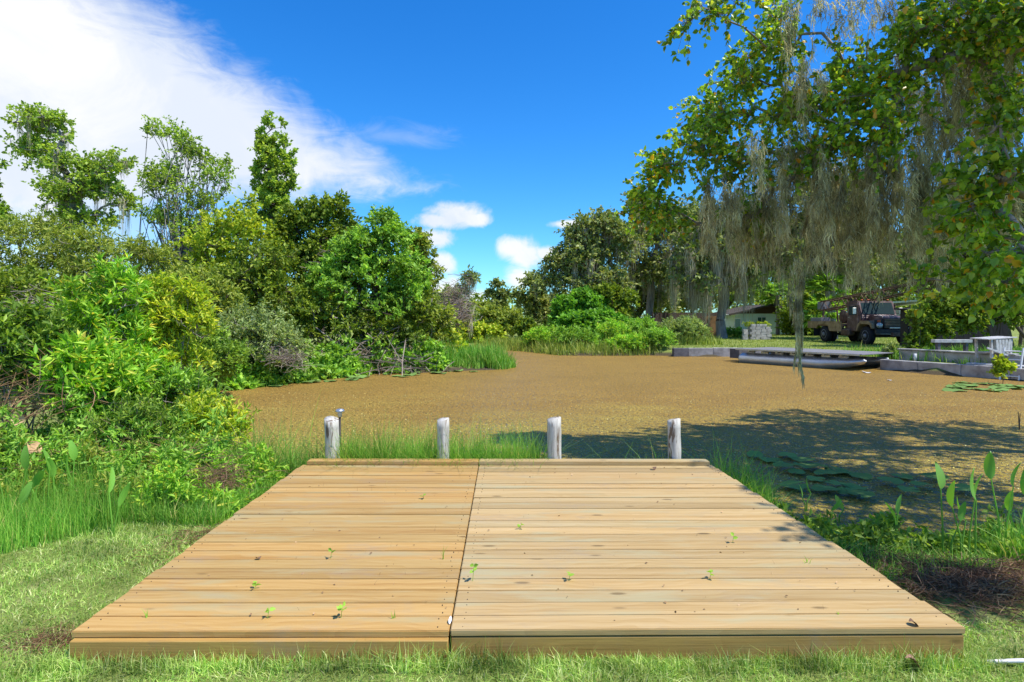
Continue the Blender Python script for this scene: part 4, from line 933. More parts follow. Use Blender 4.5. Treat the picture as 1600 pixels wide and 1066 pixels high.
for i, (px, py, lab, st) in enumerate([
    (20, 830, 'broad-leaved water plant at the left edge behind the fine grass', [(-.1, 0, .48, 1, 1.0, -.2), (.05, .05, .55, 0, 1.1, .2), (.12, 0, .40, 0, 1.0, .5)]),
    (75, 820, 'broad-leaved water plant with bent leaves below the tan dead leaf', [(0, 0, .50, 0, 1.1, .1), (.08, .03, .44, 1, .9, -.4), (-.1, .0, .40, 0, 1.0, -.7)]),
    (110, 815, 'tall water plant with two stacked leaves among the fine grass', [(0, 0, .42, 1, 1.0, .1), (.02, .02, .58, 1, .9, .0), (-.08, .0, .36, 0, 1.0, -.8)]),
    (175, 850, 'slim water plant with a curled leaf at the right end of the fine grass', [(0, 0, .44, 2, 1.2, -.2), (.03, 0, .32, 2, 1.2, .3)]),
    (48, 850, 'short water plant half sunk in the fine grass at the left', [(0, 0, .30, 0, 1.0, .5), (-.05, .02, .34, 0, 1.0, -.5)]),
    (262, 805, 'two-leaved water plant beside the purplish brown clump', [(-.04, 0, .16, 1, .8, -.8), (.06, 0, .14, 1, .9, 1.0)])]):
    water_plant(lab, tuple(G(px, py, -.05)), st, 20 + i, GPL)
def dead_leaf(label, loc, s, seed, mat, rot):
    rng = np.random.default_rng(seed); n = 7; V = []
    for i in range(n):
        t = i / (n - 1); w = .5 * math.sin(math.pi * (t * .92 + .04)) ** .9
        V += [(-w, t - .5, .22 * math.sin(t * 4 + seed) + .35 * w), (0, t - .5, .22 * math.sin(t * 4 + seed)), (w, t - .5, .22 * math.sin(t * 4 + seed) + .45 * w)]
    T = []
    for i in range(n - 1):
        a = 3 * i; T += [(a, a + 1, a + 4), (a, a + 4, a + 3), (a + 1, a + 2, a + 5), (a + 1, a + 5, a + 4)]
    o = link('dead_leaf', tri_mesh('dead_leaf', np.array(V) * s, np.array(T), True), mat, None, tuple(loc)); o.rotation_euler = rot
    return tag(o, label, 'leaf')
BL_ = plain_mat('brown_leaf', (.16, .09, .055), .4, 30, rough=.7); TL_ = plain_mat('tan_leaf', (.50, .33, .17), .3, 12, rough=.7); PK_ = plain_mat('pinkish_leaf', (.30, .17, .12), .3, 30, rough=.7)
WH_ = plain_mat('white_feather', (.72, .68, .66), .1, 30, rough=.7)
dead_leaf('curled brown dead leaf leaning on the front beam of the deck', G(1365, 1014, .0) + [0, 0, .03], .085, 3, BL_, (1.1, .2, .5))
dead_leaf('flat pinkish brown leaf lying on the lawn', G(1427, 1040, .02) + [0, 0, .01], .07, 5, PK_, (.3, .2, 1.2))
dead_leaf('small brown leaf lying near the far edge of the deck', G(1021, 734, ZD) + [0, 0, .012], .05, 6, BL_, (.5, .1, .4))
dead_leaf('dark crumpled leaf lying on the left section of the deck', G(403, 874, ZD) + [0, 0, .008], .035, 7, BL_, (.3, .2, .9))
dead_leaf('large curled tan dead leaf among the left shrubs', W(52, 700, 5.9), .17, 8, TL_, (.9, .7, .6))
dead_leaf('large tan dead leaf hanging by a stem at the left edge', W(28, 655, 6.0), .13, 9, TL_, (1.3, .3, .2))
o = dead_leaf('white feather stuck in the seam at the front of the deck', G(703, 973, ZD) + [0, 0, .012], .045, 10, WH_, (.3, .5, .2)); o.scale = (.35, 1, .6)
dead_leaf('small grey leaf at the right front corner of the deck', G(1428, 978, ZD) + [0, 0, .010], .045, 11, BL_, (.1, .1, 1.4))
o = link('pale_stick', lathe_me('stick', [(.006, -.1), (.010, -.06), (.010, .07), (.005, .1)], 8), WH_, None, tuple(G(1575, 1037, .01) + [0, 0, .012])); o.rotation_euler = (1.5, 0, 1.5)
tag(o, 'short white stick lying on the lawn at the right corner', 'stick')

def sprout(label, px, py, h, kind, seed):
    rng = np.random.default_rng(seed); p = G(px, py, ZD); t = empty('weed_sprout', tuple(p), 0, label, 'weed', 'weeds sprouting through the deck')
    if kind == 'grass':
        n = 5; V, T = blades(rng.normal(0, .006, (n, 2)), np.full(n, -.01), h * rng.uniform(.6, 1.1, n), .006, rng, .35)
        link('blade', tri_mesh('blade', V, T), M['leaf_bright'], t)
    else:
        V, T = tubes([[0, 0, -.02]], [[.01, 0, h]], .0018, .0012, 5); link('stem', tri_mesh('stem', V, T), M['leaf_bright'], t)
        n = 4 if h > .05 else 3; a = rng.uniform(0, 6.28) + np.arange(n) * 6.28 / n
        D = unit(np.stack([np.cos(a), np.sin(a), rng.uniform(-.1, .6, n)], 1)); hh = h * np.where(np.arange(n) % 2, .65, 1.0)
        for k in range(n):
            V, T = leaf_geo(np.array([[.01 * hh[k] / h, 0, hh[k]]]), D[k:k + 1], .034, .024, rng, 'ovate'); link('leaf', tri_mesh('leaf', V, T), M['leaf_bright'], t)
for i, (lab, px, py, h, k) in enumerate([
    ('grassy weed sprouting from the left boards near the seam, tallest on the deck', 693, 873, .10, 'grass'), ('leafy weed sprout just right of the seam', 738, 908, .085, 'leaf'),
    ('small round-leaved sprout left of the middle on the left boards', 516, 872, .045, 'leaf'), ('leafy sprout near the front of the left boards', 532, 965, .06, 'leaf'),
    ('thin grass sprout near the front beam left of the seam', 615, 966, .07, 'grass'), ('green sprout at the front left of the deck', 397, 921, .03, 'leaf'),
    ('tiny clover-like sprout by the front left edge board', 417, 966, .04, 'leaf'), ('star-shaped sprout towards the right side of the deck', 1144, 849, .05, 'leaf'),
    ('small sprout at the centre of the right boards', 888, 907, .035, 'leaf'), ('tiny sprout on the right boards just behind the middle', 812, 827, .03, 'leaf'),
    ('dark green sprout right of centre near the front', 1108, 905, .035, 'leaf'), ('thin sprout near the far left corner of the boards', 660, 780, .03, 'leaf'),
    ('wispy grass sprout by the left front corner', 228, 964, .07, 'grass'), ('thin grass stem on the right boards under the leaf shadow', 1262, 880, .06, 'grass'),
    ('sprig of thin grass in the joint right of centre near the front', 1310, 960, .03, 'grass')]):
    sprout(lab, px, py, h, k, 300 + i)

def pad_me(seed):
    rng = np.random.default_rng(seed); n = 20; V = [(0, 0, .0)]
    for i in range(n + 1):
        a = .16 + (6.283 - .32) * i / n; r = 1 + .03 * math.sin(3 * a + seed) + rng.normal(0, .012)
        V.append((r * math.cos(a), r * math.sin(a), .06 * math.sin(2 * a + seed) + .04 * math.sin(5 * a + seed) + .05 + rng.normal(0, .015)))
    T = [(0, i, i + 1) for i in range(1, n + 1)]
    me = tri_mesh('lily_pad', np.array(V), np.array(T), True); me.materials.append(M['leaf_pad']); return me
PADS = [pad_me(i) for i in range(5)]
def pads(pts, label, group, seed, tilt=.10):
    rng = np.random.default_rng(seed)
    for i, (x, y, r, up) in enumerate(pts):
        o = link('lily_pad', PADS[i % 5], None, None, (x, y, WZ + .012 + .004 * (i % 6) + up)); o.scale = (r, r * rng.uniform(.85, 1.0), r)
        o.rotation_euler = (rng.normal(0, tilt), rng.normal(0, tilt), rng.uniform(0, 6.28)); tag(o, label, 'lily pad', group)
rng = np.random.default_rng(33)
raw = [(1180, 715), (1205, 722), (1230, 716), (1255, 724), (1280, 735), (1245, 742), (1275, 752), (1305, 762), (1330, 765), (1290, 745), (1345, 748), (1240, 765), (1310, 740), (1410, 748), (1440, 765), (1260, 735), (1325, 775), (1225, 735), (1345, 780), (1290, 770), (1460, 752), (1420, 775), (1500, 770), (1390, 760)]
pads([(*G(a, b, WZ)[:2], rng.uniform(.10, .16), rng.uniform(0, .05)) for a, b in raw], 'round lily pad floating in the shade beside the deck', 'lily pads in the shade beside the deck', 34, .05)
raw = [(rng.uniform(1490, 1600), rng.uniform(598, 612)) for _ in range(26)]
pads([(*G(a, b, WZ)[:2], rng.uniform(.16, .30), 0) for a, b in raw], 'pale lily pad floating in the sun below the ladder', 'lily pads below the ladder', 35, .02)
raw = []
for _ in range(64):
    f = rng.random(); px = 350 + f * 400; raw.append((px, 606 - f * 29 - rng.uniform(-4, 5)))
pads([(*G(a, b, WZ)[:2], rng.uniform(.14, .26), rng.uniform(0, .012)) for a, b in raw], 'lily pad floating along the foot of the left thicket', 'lily pads along the left thicket', 36, .03)

def pond_litter():
    """loose fronds and bits on the near water"""
    rng = np.random.default_rng(44); n = 18000
    y = 6.4 + 9 * rng.random(n) ** 1.4; x = rng.uniform(-1.1, 1.1, n) * y; s = pond_sd(x, y) < -.05; x, y = x[s], y[s]; n = len(x)
    a = rng.uniform(0, 6.28, n); D = np.stack([np.cos(a), np.sin(a), rng.normal(0, .25, n)], 1)
    V, T = leaf_geo(np.stack([x, y, np.full(n, WZ + .006)], 1), unit(D), .022 * rng.uniform(.5, 1.6, n), .015, rng, 'diamond', up=3)
    tag(link('floating_fronds', tri_mesh('floating_fronds', V, T), M['leaf_weed']), 'loose fronds floating on the near water', 'pond weed', kind='stuff')
M['leaf_weed'] = leaf_mat('floating_frond', [(0, (.10, .06, .02)), (.4, (.26, .17, .05)), (.8, (.34, .26, .08)), (1, (.42, .38, .18))], transl=.05)
pond_litter()
# ------------------------------------------------------------------ sea walls, boat, yard things on the far bank
def wall_run(t, name, a, b, z0, z1, th, mat, n=1, bev=.015, seed=0):
    a, b = np.array(a, float), np.array(b, float); rg = random.Random(seed)
    for i in range(n):
        p, q = a + (b - a) * i / n, a + (b - a) * (i + 1) / n; c = (p + q) / 2; L = np.linalg.norm(q - p)
        o = box(name, (L - .012, th, z1 - z0), (c[0] - t.location.x, c[1] - t.location.y, (z0 + z1) / 2 + rg.uniform(-.012, .012)), M[mat], t, bev)
        o.rotation_euler.z = math.atan2(q[1] - p[1], q[0] - p[0]) + rg.uniform(-.004, .004)
def sea_walls():
    t = empty('sea_wall', (10, 30.3, 0), 0, 'low grey concrete sea wall with a dark end block, left of the pontoon boat', 'wall'); t['kind'] = 'thing'
    wall_run(t, 'wall_panel', (8.95, 30.3), (13.9, 30.05), -.8, .19, .22, 'concrete', 4, seed=1)
    wall_run(t, 'end_block', (8.15, 30.18), (8.95, 30.22), -.8, .17, .30, 'concrete_dark', 1, seed=2)
    t = empty('sea_wall', (14.5, 20, 0), 0, 'stepped concrete sea wall below the yard at the right edge', 'wall'); t['kind'] = 'thing'
    wall_run(t, 'wall_panel', (13.95, 22.45), (16.1, 17.2), -.8, .14, .24, 'concrete', 4, seed=3)
    wall_run(t, 'wall_panel', (16.1, 17.2), (17.6, 13.6), -.8, .14, .24, 'concrete', 2, seed=4)
    wall_run(t, 'upper_panel', (14.75, 22.6), (16.75, 18.3), -.2, .47, .2, 'concrete', 3, seed=5)
    wall_run(t, 'cap', (14.72, 22.62), (16.3, 19.2), .475, .53, .30, 'concrete', 2, seed=6)
    wall_run(t, 'ledge', (15.3, 19.9), (16.2, 17.8), .145, .20, .42, 'white_paint', 2, seed=7)
    p = G(1427, 579, WZ); o = link('pipe_post', lathe_me('pipe', [(.03, -.5), (.03, .12), (.045, .12), (.045, .38)], 10), M['white_trim'], None, (p[0] - .03, p[1] - .15, .0))
    tag(o, 'short white capped pipe standing in the water against the stepped wall', 'post')
    # ladder
    p = G(1580, 594, WZ); t = empty('ladder', (p[0], p[1], 0), -1.05, 'white metal ladder leaning on the stepped wall over the lily pads', 'ladder')
    for s in (-.24, .24):
        V, T = tubes([[s, -.25, -.6]], [[s, .18, .75]], .028, .028, 8); link('rail', tri_mesh('rail', V, T, True), M['white_trim'], t)
    for i in range(4):
        f = .35 + i * .19; y, z = -.25 + .43 * f, -.6 + 1.35 * f; V, T = tubes([[-.24, y, z]], [[.24, y, z]], .02, .02, 8); link('rung', tri_mesh('rung', V, T, True), M['white_trim'], t)
    t2 = empty('ladder_rail', (p[0] + .35, p[1] - .45, 0), -1.05, 'single white rail beside the ladder at the picture edge', 'rail')
    V, T = tubes([[0, -.2, -.6]], [[0, .05, .30]], .03, .03, 8); link('rail', tri_mesh('rail', V, T, True), M['white_trim'], t2)
sea_walls()

def pontoon():
    A, B = G(1158, 566, WZ), G(1330, 578, WZ)               # waterline of the near tube, stern to bow
    d = (B - A)[:2]; L = np.linalg.norm(d); ang = math.atan2(d[1], d[0]); c = (A + B) / 2
    t = empty('pontoon_boat', (c[0], c[1], WZ), ang, 'stripped aluminium pontoon boat with bare grey deck moored by the sea wall', 'boat')
    r = .27
    def tube(y, name):
        V, T = [], []; K = 18; secs = [(-L / 2 - .08, .02, 0), (-L / 2, r * .75, 0), (-L / 2 + .12, r, 0), (L / 2 - 1.1, r, 0), (L / 2 - .05, r * .62, .16), (L / 2 + .45, .10, .30), (L / 2 + .55, .02, .31)]
        for x, rr, up in secs:
            for i in range(K):
                a = 2 * math.pi * i / K; V.append((x, y + rr * math.cos(a), .16 + up * .6 + rr * math.sin(a)))
        for j in range(len(secs) - 1):
            for i in range(K):
                a, b = j * K + i, j * K + (i + 1) % K; T += [(a, b, b + K), (a, b + K, a + K)]
        o = link(name, tri_mesh(name, np.array(V), np.array(T), True), M['alu'], t); return o
    tube(0, 'pontoon'); tube(1.75, 'pontoon')
    for i in range(7): box('bracket', (.34, .10, .13), (-L / 2 + .5 + i * (L - .8) / 6, .02, .44), M['alu' if i % 2 else 'white_paint'], t, .006)
    for i in range(7): box('cross_beam', (.07, 2.15, .09), (-L / 2 + .5 + i * (L - .8) / 6, .88, .535), M['alu'], t, .004)
    n = 13
    for i in range(n): box('deck_board', ((L + .5) / n - .012, 2.35, .035), (-L / 2 + .1 + (i + .5) * (L + .5) / n - .05, .88, .598 + .003 * (i % 3)), M['grey_boards'], t, .004)
    box('edge_rail', (L + .5, .04, .07), (.2, -.32, .585), M['alu'], t, .004)
    box('motor_mount', (.5, .9, .42), (-L / 2 - .42, .55, .36), M['concrete_dark'], t, .01)
    p = G(1152, 562, WZ)
pontoon()

def blocks():
    p = G(1186, 531, .12); t = empty('block_stack', (p[0], p[1], .12), .15, 'weathered stack of concrete blocks on the far lawn', 'block stack')
    me = box_me('block', (.39, .19, .185), .008); me.materials.append(M['concrete']); rg = random.Random(5)
    for row in range(6):
        for i in range(4 if row < 5 else 3):
            for j in range(2):
                o = link('block', me, None, t, (-.55 + i * .41 + (.1 if row % 2 else 0) + rg.uniform(-.02, .02), j * .21 + rg.uniform(-.01, .01), .1 + row * .192)); o.rotation_euler.z = rg.uniform(-.05, .05)
    for row in range(4):
        o = link('block', me, None, t, (-1.08 + rg.uniform(-.03, .03), .05, .1 + row * .192)); o.rotation_euler.z = rg.uniform(-.2, .2)
    rng = np.random.default_rng(6); n = 60
    C = np.stack([rng.uniform(-1.1, .9, n), rng.uniform(0, .3, n), rng.uniform(.95, 1.25, n)], 1)
    (V, T), _ = sprays(C, np.tile([0, 0, 1.], (n, 1)), .16, 4, 6, .09, .04, rng)
    link('creeper', tri_mesh('creeper', V, T), M['leaf_yellowish'], t)
blocks()

def window(t, x, y, z, w, h, side_mat='glass_green'):
    f = box('window', (w, .05, h), (x, y, z), M['white_trim'], t, .005)
    for dx in (-w / 4, w / 4): box('pane', (w / 2 - .06, .02, h - .1), (dx, -.026, 0), M[side_mat], f)
    box('sill', (w + .1, .08, .05), (0, -.03, -h / 2 - .03), M['white_trim'], f)
def house():
    d = 60; x0, x1 = (1141 - CX) * d / F, (1262 - CX) * d / F; xc = (x0 + x1) / 2; wdt = x1 - x0
    t = empty('house', (xc, d, .0), 0, 'small pale aqua house with low brown gable behind the block stack', 'house')
    ze = 2.15; apex = 3.05
    box('wall', (wdt - .5, 6, ze + .2), (.25, 3, (ze - .2) / 2 + .1), M['house'], t)
    me = prism_me('gable', [(-wdt / 2 + .1, ze), (wdt / 2 - .1, ze), (0, apex - .1)], .12); o = link('gable', me, M['brown_boards'], t, (.0, -.02, .06))
    for s in (-1, 1):
        L = math.hypot(wdt / 2 + .5, apex - ze + .12); a = math.atan2(apex - ze, wdt / 2)
        rf = box('roof_slope', (L, 7.2, .12), (s * (wdt / 4 + .12), 2.9, (apex + ze) / 2 + .02), M['roof'], t, .01, rot=(0, s * a, 0))
        box('fascia', (L, .05, .14), (0, -3.63, -.05), M['roof'], rf)
    window(t, -.75, -.02, 1.45, .85, .85); window(t, 2.6, -.02, 1.2, .8, 1.1)
    dr = box('door', (.75, .06, 1.75), (-wdt / 2 + .72, -.04, .95), M['white_trim'], t, .005); box('pane', (.5, .02, .8), (0, -.04, .3), M['glass_green'], dr)
    box('porch_roof', (1.6, 1.6, .08), (-wdt / 2 - .1, .2, 2.1), M['white_trim'], t, .005)
    box('porch_post', (.08, .08, 2.1), (-wdt / 2 - .7, -.45, 1.03), M['white_trim'], t)
    # small tan outbuilding with pale metal roof behind the truck
    p = W(1405, 490, 52); t = empty('shed', (p[0], 52, 0), 0, 'tan outbuilding with a white sloping roof partly hidden behind the truck', 'shed')
    box('wall', (4.4, 4, 2.6), (.6, 2, 1.3), M['tan_wall'], t); box('roof', (5.6, 5.2, .14), (.6, 1.9, 3.0), M['white_trim'], t, .01, rot=(-.08, -.07, 0)); window(t, .4, -.03, 1.5, .8, .8, 'glass')
    # dark open shed behind the hedge
    t = empty('dark_shed', (20.35, 28.0, .1), .05, 'black board shed behind the ivy beside the truck', 'shed')
    for i in range(20): box('board', (.235, .04, 2.0), (-1.6 + i * .24, 0, .98), M['dark_inside'], t, .003)
    box('side_wall', (.05, .5, 2.0), (-1.75, .28, .98), M['dark_inside'], t); box('roof', (5.3, .9, .08), (.7, .3, 2.02), M['dark_inside'], t, .01, rot=(.05, 0, 0))
house()

def fence():
    a, b = W(1020, 520, 52), W(1128, 520, 55); t = empty('board_fence', (a[0], a[1], 0), math.atan2(b[1] - a[1], b[0] - a[0]), 'dark brown board fence under the live oaks left of the house', 'fence')
    L = np.hypot(*(b - a)[:2]); n = int(L / .19); me = box_me('board', (.175, .025, 2.15), .004); me.materials.append(M['brown_boards']); rg = random.Random(2)
    for i in range(n): link('board', me, None, t, (i * .19, rg.uniform(-.006, .006), 1.15 + rg.uniform(-.05, .05)))
    for z in (.6, 1.9): box('rail', (L, .06, .08), (L / 2, .06, z), M['brown_boards'], t)
    p = W(1116, 515, 51); o = box('leaning_board', (1.5, .05, 1.9), (p[0], 51, .95), M['plywood'], None, .005); o.rotation_euler.x = -.06
    tag(o, 'tan plywood sheet standing between fence and oak trunk', 'board')
fence()

def truck():
    p = G(1398, 540, .12); t = empty('rusty_truck', (p[0], p[1] + .8, .12), math.radians(-90), 'rusty old drilling truck with lattice mast laid over its cab on the far lawn', 'truck')
    t.scale = (1.10, 1.10, 1.04)
    B = lambda n, s, l, m, par=t, bev=.02, **k: box(n, s, l, M[m], par, bev, **k)
    # x forward, y left, z up; front axle at x=0, rear axle at x=-4.2
    B('frame_rail', (6.6, .12, .22), (-2.4, .42, .78), 'dark_steel'); B('frame_rail', (6.6, .12, .22), (-2.4, -.42, .78), 'dark_steel')
    cab = link('cab', prism_me('cab', [(-.55, .75), (-2.0, .75), (-2.0, 2.45), (-1.85, 2.55), (-.95, 2.55), (-.62, 1.72), (-.55, 1.6)], 2.0, .05), M['maroon'], t)
    link('windshield', prism_me('ws', [(-.60, 1.76), (-.645, 1.74), (-.965, 2.46), (-.92, 2.47)], 1.72), M['glass'], cab)
    for s in (-1, 1):
        dr = B('door', (1.05, .04, 1.55), (-1.32, s * 1.012, 1.55), 'maroon', t, .015)
        B('side_window', (.72, .02, .52), (0, s * .025, .42), 'glass', dr, 0); B('door_handle', (.14, .04, .03), (-.38, s * .03, .02), 'chrome', dr, .005)
        mr = B('mirror', (.06, .18, .36), (-.75, s * 1.28, 1.95), 'chrome', t, .01); B('mirror_arm', (.03, .26, .03), (0, -s * .12, -.15), 'dark_steel', mr, 0)
        fe = link('fender', prism_me('fender', [(.75, .95), (.72, 1.18), (.45, 1.38), (-.3, 1.38), (-.62, 1.15), (-.72, .8), (-.6, .8), (-.5, 1.02), (-.3, 1.18), (.4, 1.18), (.6, 1.05), (.66, .92)], .48, .02), M['rust_tan' if s < 0 else 'maroon'], t, (0, s * .98, 0))
        hl = link('headlight', lathe_me('hl', [(.15, 0), (.165, .05), (.15, .09)], 16), M['chrome'], t, (.78, s * .86, 1.12)); hl.rotation_euler = (0, math.pi / 2, 0)
        ln = link('lens', lathe_me('ln', [(.125, .085), (.10, .115), (.03, .125)], 16), M['lens'], hl)
        B('turn_lamp', (.06, .16, .10), (.78, s * .86, 1.36), 'orange', t, .01)
        B('headlight_panel', (.05, .44, .52), (.735, s * .86, 1.18), 'dark_steel' if s < 0 else 'rust', t, .02)
    hood = link('hood', prism_me('hood', [(-.56, .95), (.72, .95), (.74, 1.52), (.60, 1.60), (-.56, 1.74)], 1.28, .06), M['maroon'], t)
    gr = B('grille', (.06, 1.2, .52), (.77, 0, 1.22), 'dark_steel', t, .01)
    for i in range(6): B('grille_bar', (.03, 1.14, .035), (.04, 0, -.21 + i * .084), 'rust_tan', gr, .004)
    B('bumper', (.14, 2.35, .24), (.98, 0, .78), 'dark_steel', t, .02)
    pb = B('push_bar', (.05, 1.5, .05), (1.1, .25, .98), 'chrome', t, .01); B('winch', (.25, .8, .22), (1.12, 0, .62), 'rust', t, .03)
    for i in range(5):
        B('roof_lamp', (.07, .11, .06), (-1.0, -.72 + i * .36, 2.60), 'orange', t, .015)
    def wheel(x, y, wdt, r=.52):
        w = empty('wheel', (x, y, r)); w.parent = t; s = 1 if y > 0 else -1
        ty = link('tyre', lathe_me('tyre', [(r * .6, -wdt / 2), (r * .9, -wdt / 2), (r, -wdt * .36), (r, wdt * .36), (r * .9, wdt / 2), (r * .6, wdt / 2)], 24), M['black'], w); ty.rotation_euler = (math.pi / 2, 0, 0)
        rim = link('rim', lathe_me('rim', [(r * .6, 0), (r * .58, .06), (r * .25, .02), (r * .22, .10), (.02, .11)], 18), M['grey_boards'], w, (0, s * wdt * .32, 0)); rim.rotation_euler = (-s * math.pi / 2, 0, 0)
    for s in (-1, 1):
        wheel(0, s * .98, .30); wheel(-4.2, s * 1.02, .28); wheel(-4.2, s * .70, .26)
    for x in (0, -4.2):
        V, T = tubes([[x, -1, .52]], [[x, 1, .52]], .09, .09, 10); link('axle', tri_mesh('axle', V, T), M['dark_steel'], t)
    bed = B('flatbed', (4.0, 2.35, .14), (-4.1, 0, 1.10), 'rust', t)
    for s in (-1, 1):
        link('bed_side', prism_me('bs', [(-6.05, .88), (-4.95, .88), (-4.75, 1.12), (-3.65, 1.12), (-3.45, .72), (-2.15, .72), (-2.15, 1.34), (-6.05, 1.34)], .05, .008), M['rust_tan'], t, (0, s * 1.2, 0))
    B('tool_box', (1.3, .55, .34), (-5.2, -.85, 1.40), 'grey_boards', t, .01)
    dr = link('winch_drum', lathe_me('drum', [(.42, -.55), (.42, -.48), (.26, -.46), (.26, .46), (.42, .48), (.42, .55)], 20), M['rust'], t, (-3.2, 0, 1.62)); dr.rotation_euler = (math.pi / 2, 0, 0)
    B('engine', (.95, .85, .85), (-2.6, .2, 1.60), 'maroon', t, .06); B('engine_hood', (.7, .6, .5), (-3.9, .3, 1.48), 'rust', t, .05)
    B('fuel_tank', (.8, .42, .42), (-1.9, -1.0, .68), 'rust', t, .08); B('mud_flap', (.04, .6, .5), (-5.2, -.95, .62), 'black', t, .004); B('mud_flap', (.04, .6, .5), (-5.2, .95, .62), 'black', t, .004)
    for s in (-1, 1):
        V, T = tubes([[-2.2, s * .5, 1.15], [-5.6, s * .5, 1.15]], [[-2.2, s * .4, 2.72], [-5.6, s * .4, 2.3]], .06, .05, 8); link('mast_support', tri_mesh('ms', V, T), M['rust'], t)
    # lattice mast from the tail over the cab and out in front
    P, Q = np.array([-6.3, 0, 2.35]), np.array([3.4, 0, 3.25]); h = .30; parts = []
    cor = [(-h, -h), (h, -h), (h, h), (-h, h)]; n = 20
    for y, z in cor: parts.append(tubes([P + [0, y, z]], [Q + [0, y * .7, z * .7]], .045, .035, 6))
    for i in range(n):
        f, f2 = i / n, (i + 1) / n; a, b = P + (Q - P) * f, P + (Q - P) * f2; k, k2 = 1 - .3 * f, 1 - .3 * f2
        for j in range(4):
            c0, c1 = cor[j], cor[(j + 1) % 4]; e = (c0, c1) if i % 2 else (c1, c0)
            parts.append(tubes([a + [0, e[0][0] * k, e[0][1] * k]], [b + [0, e[1][0] * k2, e[1][1] * k2]], .024, .024, 5))
    V, T = cat_mesh(parts); mast = link('lattice_mast', tri_mesh('mast', V, T), M['rust'], t)
    B('crown_block', (.5, .6, .55), tuple(P + [-.1, 0, .05]), 'grey_boards', mast, .03); 
    V, T = tubes([P + [-.2, .1, -.1], P + [-.2, -.2, .0]], [P + [-.9, .1, -1.2], P + [-1.1, -.3, -.5]], .02, .015, 5); link('hose', tri_mesh('hose', V, T), M['black'], mast)
truck()

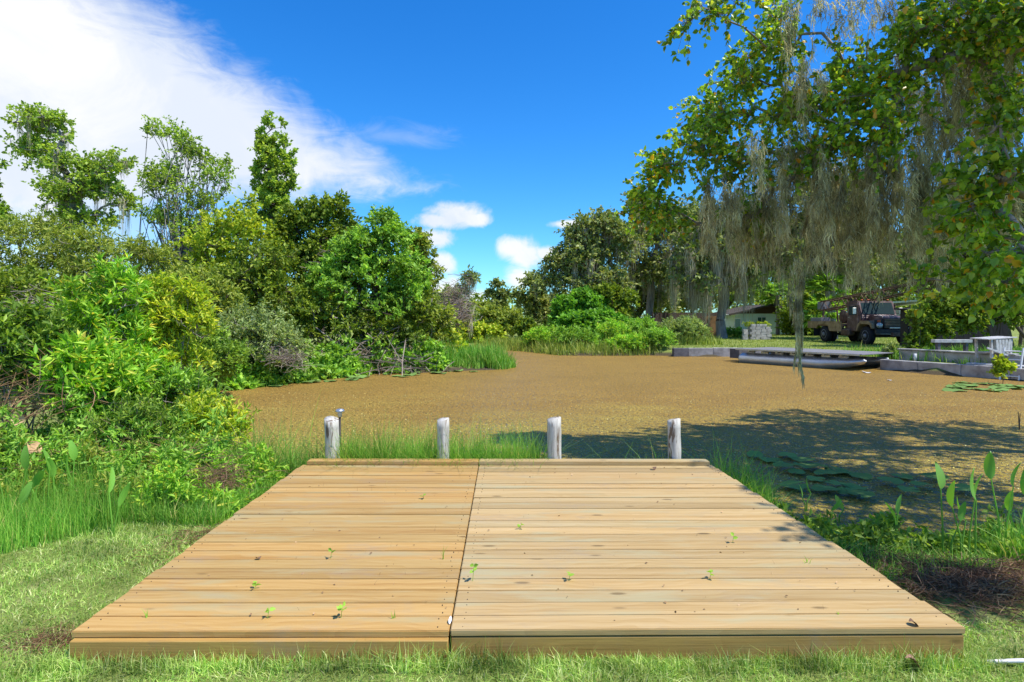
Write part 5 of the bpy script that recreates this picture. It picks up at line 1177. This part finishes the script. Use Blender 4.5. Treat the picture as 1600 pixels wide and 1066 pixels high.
def yard():
    # weathered white stand
    p = W(1552, 548, 19.6); z0 = float(gz(p[0], p[1])); t = empty('white_stand', (p[0], p[1], .42), .2, 'weathered white wooden stand with slatted sides above the stepped wall', 'stand')
    for sx in (-.38, .38):
        for sy in (-.25, .25): box('leg', (.07, .07, .62), (sx, sy, .26), M['white_paint'], t, .004, rot=(0, sx * .12, 0))
    for i in range(3): box('top_board', (1.15, .2, .035), (0, -.22 + i * .22, .60 + .006 * i), M['white_paint'], t, .004, rot=(0, -.05, 0))
    for i in range(5): box('slat', (.10, .02, .42), (-.2 + i * .115, -.30, .36), M['white_paint'], t, .003, rot=(0, .06 * (i - 2), 0))
    box('shelf', (.8, .5, .03), (0, 0, .14), M['white_paint'], t, .003); box('brace', (.95, .03, .06), (-.2, -.34, .16), M['white_paint'], t, .003, rot=(0, .3, 0))
    o = box('white_plank', (1.35, .22, .11), tuple(W(1487, 533, 21.5)), M['white_paint'], None, .006)
    tag(o, 'white painted plank lying level above the weeds beside the ivy', 'plank')
    for s in (-.5, .5): box('support', (.1, .15, .75), (s, 0, -.43), M['concrete_dark'], o, .004)
    rng = np.random.default_rng(71)
    # ivy over the shed corner, hedge at the wall
    px_tree('dark ivy-covered bush beside the truck, spilling over the wall end', 23.4, 1412, [(1442, 500, 18, 20), (1465, 515, 24, 18), (1438, 530, 16, 18), (1462, 480, 24, 16), (1424, 550, 14, 8)], 'leaf_dark', .13, .10, nc=120, nt=7, nl=11, Rc=.3, trunk=.05, seed=301, stems=5, dep=.5, **SH)
    px_tree('dark leafy bush behind the white stand', 24, 1560, [(1540, 480, 50, 26), (1590, 500, 40, 26), (1510, 505, 30, 16), (1480, 480, 30, 20)], 'leaf_dark', .15, .11, nc=150, nt=7, nl=10, Rc=.4, trunk=.06, seed=302, stems=5, **SH)
    px_tree('grey-green weed bush at the corner of the stepped wall', 23.2, 1396, [(1396, 552, 16, 9), (1408, 556, 12, 8)], 'leaf_pale', .10, .04, nc=40, nt=7, nl=10, Rc=.2, trunk=.02, seed=303, stems=5, **SH)
    px_tree('pale green vine climbing the ladder', 17.4, 1568, [(1566, 575, 10, 12), (1560, 585, 10, 8), (1574, 580, 6, 8)], 'leaf_yellowish', .10, .07, nc=26, nt=5, nl=7, Rc=.12, trunk=.01, seed=304, name='vine', cat='vine')
    px_tree('low green weeds at the foot of the house wall', 50, 1160, [(1150, 522, 22, 6), (1180, 524, 20, 5)], 'leaf_bright', .2, .1, nc=60, nt=6, nl=9, Rc=.3, trunk=.02, seed=305, name='weeds', cat='weeds')
    # cabbage palms
    def palm(label, px, py, d, seed, n=22):
        rng = np.random.default_rng(seed); c = W(px, py, d); t = empty('cabbage_palm', (c[0], d, 0), 0, label, 'palm', 'cabbage palms under the oaks'); c = np.array([0, 0, c[2]])
        V, T = tubes([[0, 0, -.2], [.05, 0, c[2] * .5]], [[.05, 0, c[2] * .5], [0, 0, c[2]]], .20, .17, 10); link('trunk', tri_mesh('trunk', V, T, True), M['bark_pale'], t)
        a = rng.uniform(0, 6.28, n); e = rng.uniform(-.5, 1.2, n)
        D = np.stack([np.cos(a) * np.cos(e), np.sin(a) * np.cos(e), np.sin(e)], 1); S = unit(np.cross(D, [0, 0, 1.]))
        for k in range(n):
            h = c + D[k] * .9; m = 18; th = np.linspace(-1.25, 1.25, m); LD = unit(D[k][None] * np.cos(th)[:, None] + S[k][None] * np.sin(th)[:, None] + [0, 0, -.18])
            V, T = leaf_geo(np.tile(h, (m, 1)), LD, .95, .09, rng, 'diamond', curl=.25); v2, t2 = tubes([c], [h], .02, .012, 4); V, T = cat_mesh([(V, T), (v2, t2)])
            link('frond', tri_mesh('frond', V, T), M['leaf_bright'], t)
    palm('cabbage palm with drooping fans above the house roof', 1215, 462, 58, 1); palm('cabbage palm left of the rusty mast', 1293, 455, 45, 2); palm('small cabbage palm between truck and long moss strand', 1287, 492, 44, 3, 16)
    # twigs standing in the water at the right, a bird, floating scraps
    p = G(1592, 672, WZ); parts = tubes([[0, 0, -.2], [.05, .03, -.2]], [[.02, 0, .28], [.03, .05, .30]], .012, .006, 5)
    tag(link('water_twigs', tri_mesh('twigs', *parts), M['bark'], None, (p[0], p[1], WZ)), 'pair of dark twigs sticking out of the water at the right edge', 'twigs')
    for lab, px, py, s in (('white scrap floating in front of the pontoon bow', 1354, 583, .28), ('small white scrap floating below the stepped wall', 1390, 595, .12)):
        dead = dead_leaf(lab, G(px, py, WZ) + [0, 0, .02], s, 3, WH_, (0, 0, 1.2)); dead.name = 'floating_scrap'; dead['category'] = 'litter'
yard()
